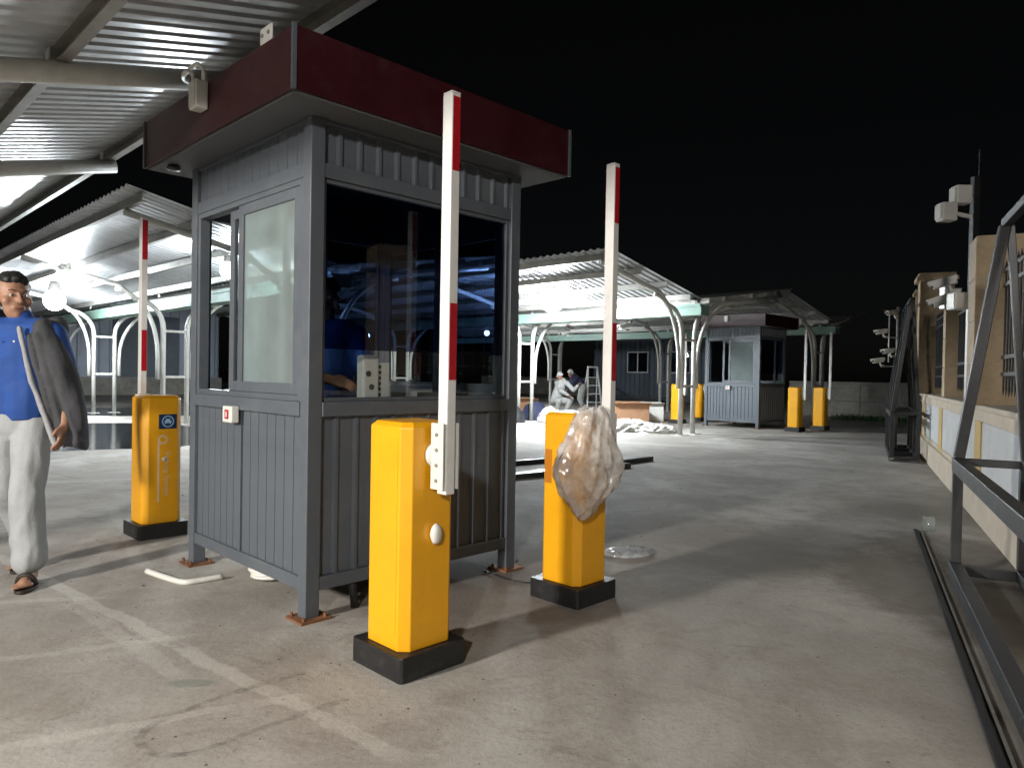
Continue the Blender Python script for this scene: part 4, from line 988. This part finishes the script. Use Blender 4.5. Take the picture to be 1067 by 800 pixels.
# walking man at the left edge; local x = right in the picture, y = away from the camera
man = thing('person', 'person in blue polo and off-white trousers walking with a dark jacket over the arm', 'person', (-2.76, 4.02, 0))
body = MB()
Pm = head_mb(body, (-.035, -.01, 1.575), (.80, -.60, -.06), 1.06)
body.limb((-.01, .01, 1.50), .052, (-.005, .02, 1.38), .058); body.limb((-.12, 0, 1.36), .075, (.12, 0, 1.36), .075); body.ell((0, 0, 1.2), (.145, .10, .22)); body.ell((0, 0, .97), (.14, .10, .15))
SHL, ELL, WRL = (.175, 0, 1.37), (.26, .0, 1.10), (.31, -.10, .88)
SHR, ELR, WRR = (-.19, 0, 1.37), (-.27, .07, 1.11), (-.29, -.05, .89)
for sh, el, wr in ((SHL, ELL, WRL), (SHR, ELR, WRR)):
    body.limb(sh, .052, el, .041); body.limb(el, .041, wr, .028)
hand_mb(body, WRL, (.1, -.35, -.93), (-1, -.2, 0), (.1, -.9, .1), .55); hand_mb(body, WRR, (0, -.3, -.95), (1, -.1, 0), (-.1, -.9, .1), .5)
HL, KL, AL = (.08, 0, .9), (.125, -.13, .50), (.15, -.13, .10); HR, KR, AR = (-.08, 0, .9), (-.10, .03, .50), (-.115, .24, .115)
for h_, k_, a_ in ((HL, KL, AL), (HR, KR, AR)): body.limb(h_, .085, k_, .056); body.limb(k_, .056, a_, .038)
foot_mb(body, AL, (.35, -.94, 0)); foot_mb(body, AR, (.25, -.97, 0))
bd = skin_build(body, 'body', SKIN, man, .0085, 3)
eyes(Pm, man, 1.0); hair(Pm, man, 1.04)
sh = MB(); sh.limb((-.12, 0, 1.375), .088, (.12, 0, 1.375), .088); sh.ell((0, -.005, 1.2), (.172, .125, .24)); sh.ell((0, 0, 1.02), (.168, .122, .17)); sh.limb((-.045, 0, .96), .13, (-.045, 0, 1.05), .13); sh.limb((.045, 0, .96), .13, (.045, 0, 1.05), .13)
for s_, e_ in ((SHL, ELL), (SHR, ELR)): sh.limb(s_, .075, lerp(s_, e_, .72), .072)
sh.limb((-.004, .012, 1.40), .075, (-.006, .012, 1.455), .066)
po = skin_build(sh, 'polo_shirt', POLO, man, .011, 4, .006, 8, ridged=True, zf=.8, fn=lambda c: Vector((c.x, c.y, max(c.z, .885 + .012 * math.sin(c.x * 20)))))
for (x, z) in ((-.035, 1.33), (.06, 1.325)): MB().ell((x, -.142, z), (.006, .004, .006), 8, 6).build('button', CAMW, po)
tr_ = MB(); tr_.ell((0, 0, .90), (.16, .12, .14))
for h_, k_, a_ in ((HL, KL, AL), (HR, KR, AR)):
    tr_.limb((h_[0], h_[1], h_[2] - .03), .10, k_, .080); tr_.limb(k_, .080, (a_[0], a_[1] - .005, a_[2] + .085), .077); tr_.limb((a_[0], a_[1], a_[2] + .11), .078, (a_[0], a_[1] - .012, a_[2] + .04), .082)
skin_build(tr_, 'trousers', TROU, man, .011, 3, .0085, 10, ridged=True, zf=.45)
jk = MB()
for t in range(28):                                   # cloth hanging in a long flattened fold from the shoulder past the forearm
    f_ = t / 27; c = Vector((.15 + .20 * f_ + .02 * math.sin(f_ * 3), -.045 + .01 * f_, 1.40 - .64 * f_)); wdt = .048 + .038 * math.sin(math.pi * min(1, f_ * 1.05)) ** .8
    jk.ell(c, (wdt, .066 + .012 * math.sin(f_ * 5), .06))
jk.limb((.04, .10, 1.41), .04, (.16, .06, 1.41), .065)
for x0, x1, y in ((.12, .27, -.112), (.165, .32, -.115), (.20, .37, -.09)): jk.limb((x0, y, 1.36), .014, (x1, y + .01, .78), .02)   # vertical pleats
jk.limb((.35, -.05, .78), .045, (.31, -.07, .71), .03)
jo = skin_build(jk, 'draped_jacket', JACK, man, .0095, 2, .009, 11, ridged=True, zf=.35, fn=lambda c: Vector((c.x, c.y, max(c.z, .735 + .02 * math.sin(c.x * 26 + c.y * 9)))))
ln_ = MB()
ln_.limb((.075, -.125, 1.40), .013, (.15, -.135, 1.12), .015); ln_.limb((.15, -.135, 1.12), .015, (.285, -.125, .75), .017)
skin_build(ln_, 'jacket_lining', LINING, man, .007, 2, .004, 14)
for a_, f_ in ((AL, Vector((.35, -.94, 0))), (AR, Vector((.25, -.97, 0)))):
    f_ = f_.normalized(); sd = Vector((-f_.y, f_.x, 0)); c = Vector((a_[0], a_[1], 0)); pr = []
    for k in range(22):
        t = 2 * math.pi * k / 22; x = .055 + .135 * math.cos(t); y = (.046 + .008 * math.cos(t)) * math.sin(t); q = c + f_ * x + sd * y; pr.append((q.x, q.y))
    so = MB().prism(pr, .001, .018).build('sandal', SANDAL, man, bevel=.003)
    MB().tube(catmull([c + f_ * .07 - sd * .045 + Vector((0, 0, .02)), c + f_ * .085 - sd * .03 + Vector((0, 0, .066)), c + f_ * .09 + Vector((0, 0, .078)), c + f_ * .085 + sd * .03 + Vector((0, 0, .066)), c + f_ * .07 + sd * .045 + Vector((0, 0, .02))], 5), .013, 8).build('strap', SANDAL, so, True)

# person inside the near booth, behind the tinted pane
ins = thing('person', 'person in a blue shirt standing inside the near booth behind the tinted glass', 'person', W(2.12, 3.58, .195))
body = MB(); z0 = .195
Pi = head_mb(body, (.0, 0, 1.395), (.75, -.4, -.25), .95)
body.limb((0, 0, 1.33), .05, (0, .01, 1.22), .056); body.limb((-.12, 0, 1.2), .07, (.12, 0, 1.2), .07); body.ell((0, 0, 1.05), (.16, .11, .2)); body.ell((0, 0, .85), (.15, .11, .14))
SA, EA, WA = (-.15, -.03, 1.2), (-.10, -.17, 1.0), (.06, -.14, .955); SB, EB, WB = (.17, 0, 1.2), (.24, -.02, .98), (.22, -.02, .80)
for s_, e_, w_ in ((SA, EA, WA), (SB, EB, WB)): body.limb(s_, .05, e_, .041); body.limb(e_, .041, w_, .029)
hand_mb(body, WA, (.95, .1, -.2), (0, 0, -1), (0, .6, .6), .45); hand_mb(body, WB, (.1, -.1, -1), (-1, 0, 0), (0, -1, 0), .4)
for sx in (-.08, .08): body.limb((sx, 0, .8), .08, (sx, -.01, .42), .055); body.limb((sx, -.01, .42), .055, (sx, .02, .09), .038); foot_mb(body, (sx, .02, .09), (.2, -.95, 0))
skin_build(body, 'body', SKIN, ins, .0095, 3); hair(Pi, ins, .95)
sh = MB(); sh.limb((-.12, 0, 1.21), .085, (.12, 0, 1.21), .085); sh.ell((0, 0, 1.05), (.18, .13, .22)); sh.ell((0, 0, .86), (.175, .13, .16))
sh.limb(SA, .072, lerp(SA, EA, .75), .065); sh.limb(SB, .072, lerp(SB, EB, .75), .065)
skin_build(sh, 'shirt', POLO, ins, .012, 4, .012, 8)
tr_ = MB(); tr_.ell((0, 0, .78), (.165, .125, .12))
for sx in (-.08, .08): tr_.limb((sx, 0, .76), .1, (sx, -.01, .42), .08); tr_.limb((sx, -.01, .42), .08, (sx, .02, .13), .075)
skin_build(tr_, 'trousers', JACK, ins, .013, 3, .01, 8)

# two workers under the lit canopy
def worker(label, loc, rz, joints, shirt, trou, cap):
    t = thing('person', label, 'person', loc, rz, 'workers under the lit canopy'); J = {k: Vector(v) for k, v in joints.items()}
    b = MB(); Pw = head_mb(b, J['head'], J['face'], 1.0)
    b.limb(J['neck'], .055, J['head'], .05); b.limb(J['neck'], .10, J['pelvis'], .12)
    sh_, tr2 = MB(), MB(); sh_.limb(J['neck'], .14, lerp(J['neck'], J['pelvis'], .5), .165); sh_.limb(lerp(J['neck'], J['pelvis'], .5), .165, J['pelvis'], .15); tr2.ell(J['pelvis'], (.17, .16, .15))
    for s_ in 'lr':
        S, E_, H_ = J['sh' + s_], J['el' + s_], J['ha' + s_]
        b.limb(S, .05, E_, .04); b.limb(E_, .04, H_, .028); hand_mb(b, H_, H_ - E_, (0, 0, -1), (0, -1, .2), .5)
        sh_.limb(S, .075, E_, .06); sh_.limb(E_, .06, lerp(E_, H_, .85), .045)
        H2, K_, A_ = J['hip' + s_], J['kn' + s_], J['an' + s_]
        b.limb(H2, .08, K_, .056); b.limb(K_, .056, A_, .038); foot_mb(b, A_, J['toe']); tr2.limb(H2, .105, K_, .085); tr2.limb(K_, .085, A_ + Vector((0, 0, .03)), .065)
    skin_build(b, 'body', SKIN, t, .013, 2); skin_build(sh_, 'shirt', shirt, t, .016, 3, .015, 7); skin_build(tr2, 'trousers', trou, t, .016, 3, .015, 7)
    h = hair(Pw, t, 1.06, cap)
    return t
worker('person in pale grey workwear crouching near the navy tool bag', (1.45, 20.6, 0), 0, dict(head=(-.08, -.05, 1.12), face=(.5, -.8, -.4), neck=(-.02, 0, .98), pelvis=(-.18, .05, .46), shl=(.12, -.1, .95), ell=(.3, -.2, .75), hal=(.42, -.3, .9), shr=(-.16, .08, .95), elr=(-.05, -.2, .72), har=(.18, -.35, .6),
       hipl=(-.08, .02, .42), knl=(.24, -.12, .5), anl=(.1, -.02, .1), hipr=(-.26, .05, .42), knr=(-.1, -.3, .46), anr=(-.18, -.1, .1), toe=(.5, -.85, 0)), WORKG, WORKG, CAPW)
worker('person in navy workwear bending beside the stepladder', (2.1, 23.4, 0), 0, dict(head=(-.2, -.1, 1.22), face=(-.7, -.5, -.5), neck=(-.1, -.02, 1.12), pelvis=(.2, .05, .82), shl=(0, -.15, 1.1), ell=(-.15, -.25, .85), hal=(-.32, -.3, .7), shr=(-.05, .15, 1.1), elr=(-.2, .1, .85), har=(-.38, 0, .72),
       hipl=(.2, -.09, .8), knl=(.1, -.12, .45), anl=(.22, -.1, .1), hipr=(.2, .12, .8), knr=(.14, .12, .45), anr=(.28, .14, .1), toe=(-.8, -.6, 0)), NAVY, WORKG, CAPW)

bpy.data.scenes.remove(SCR)
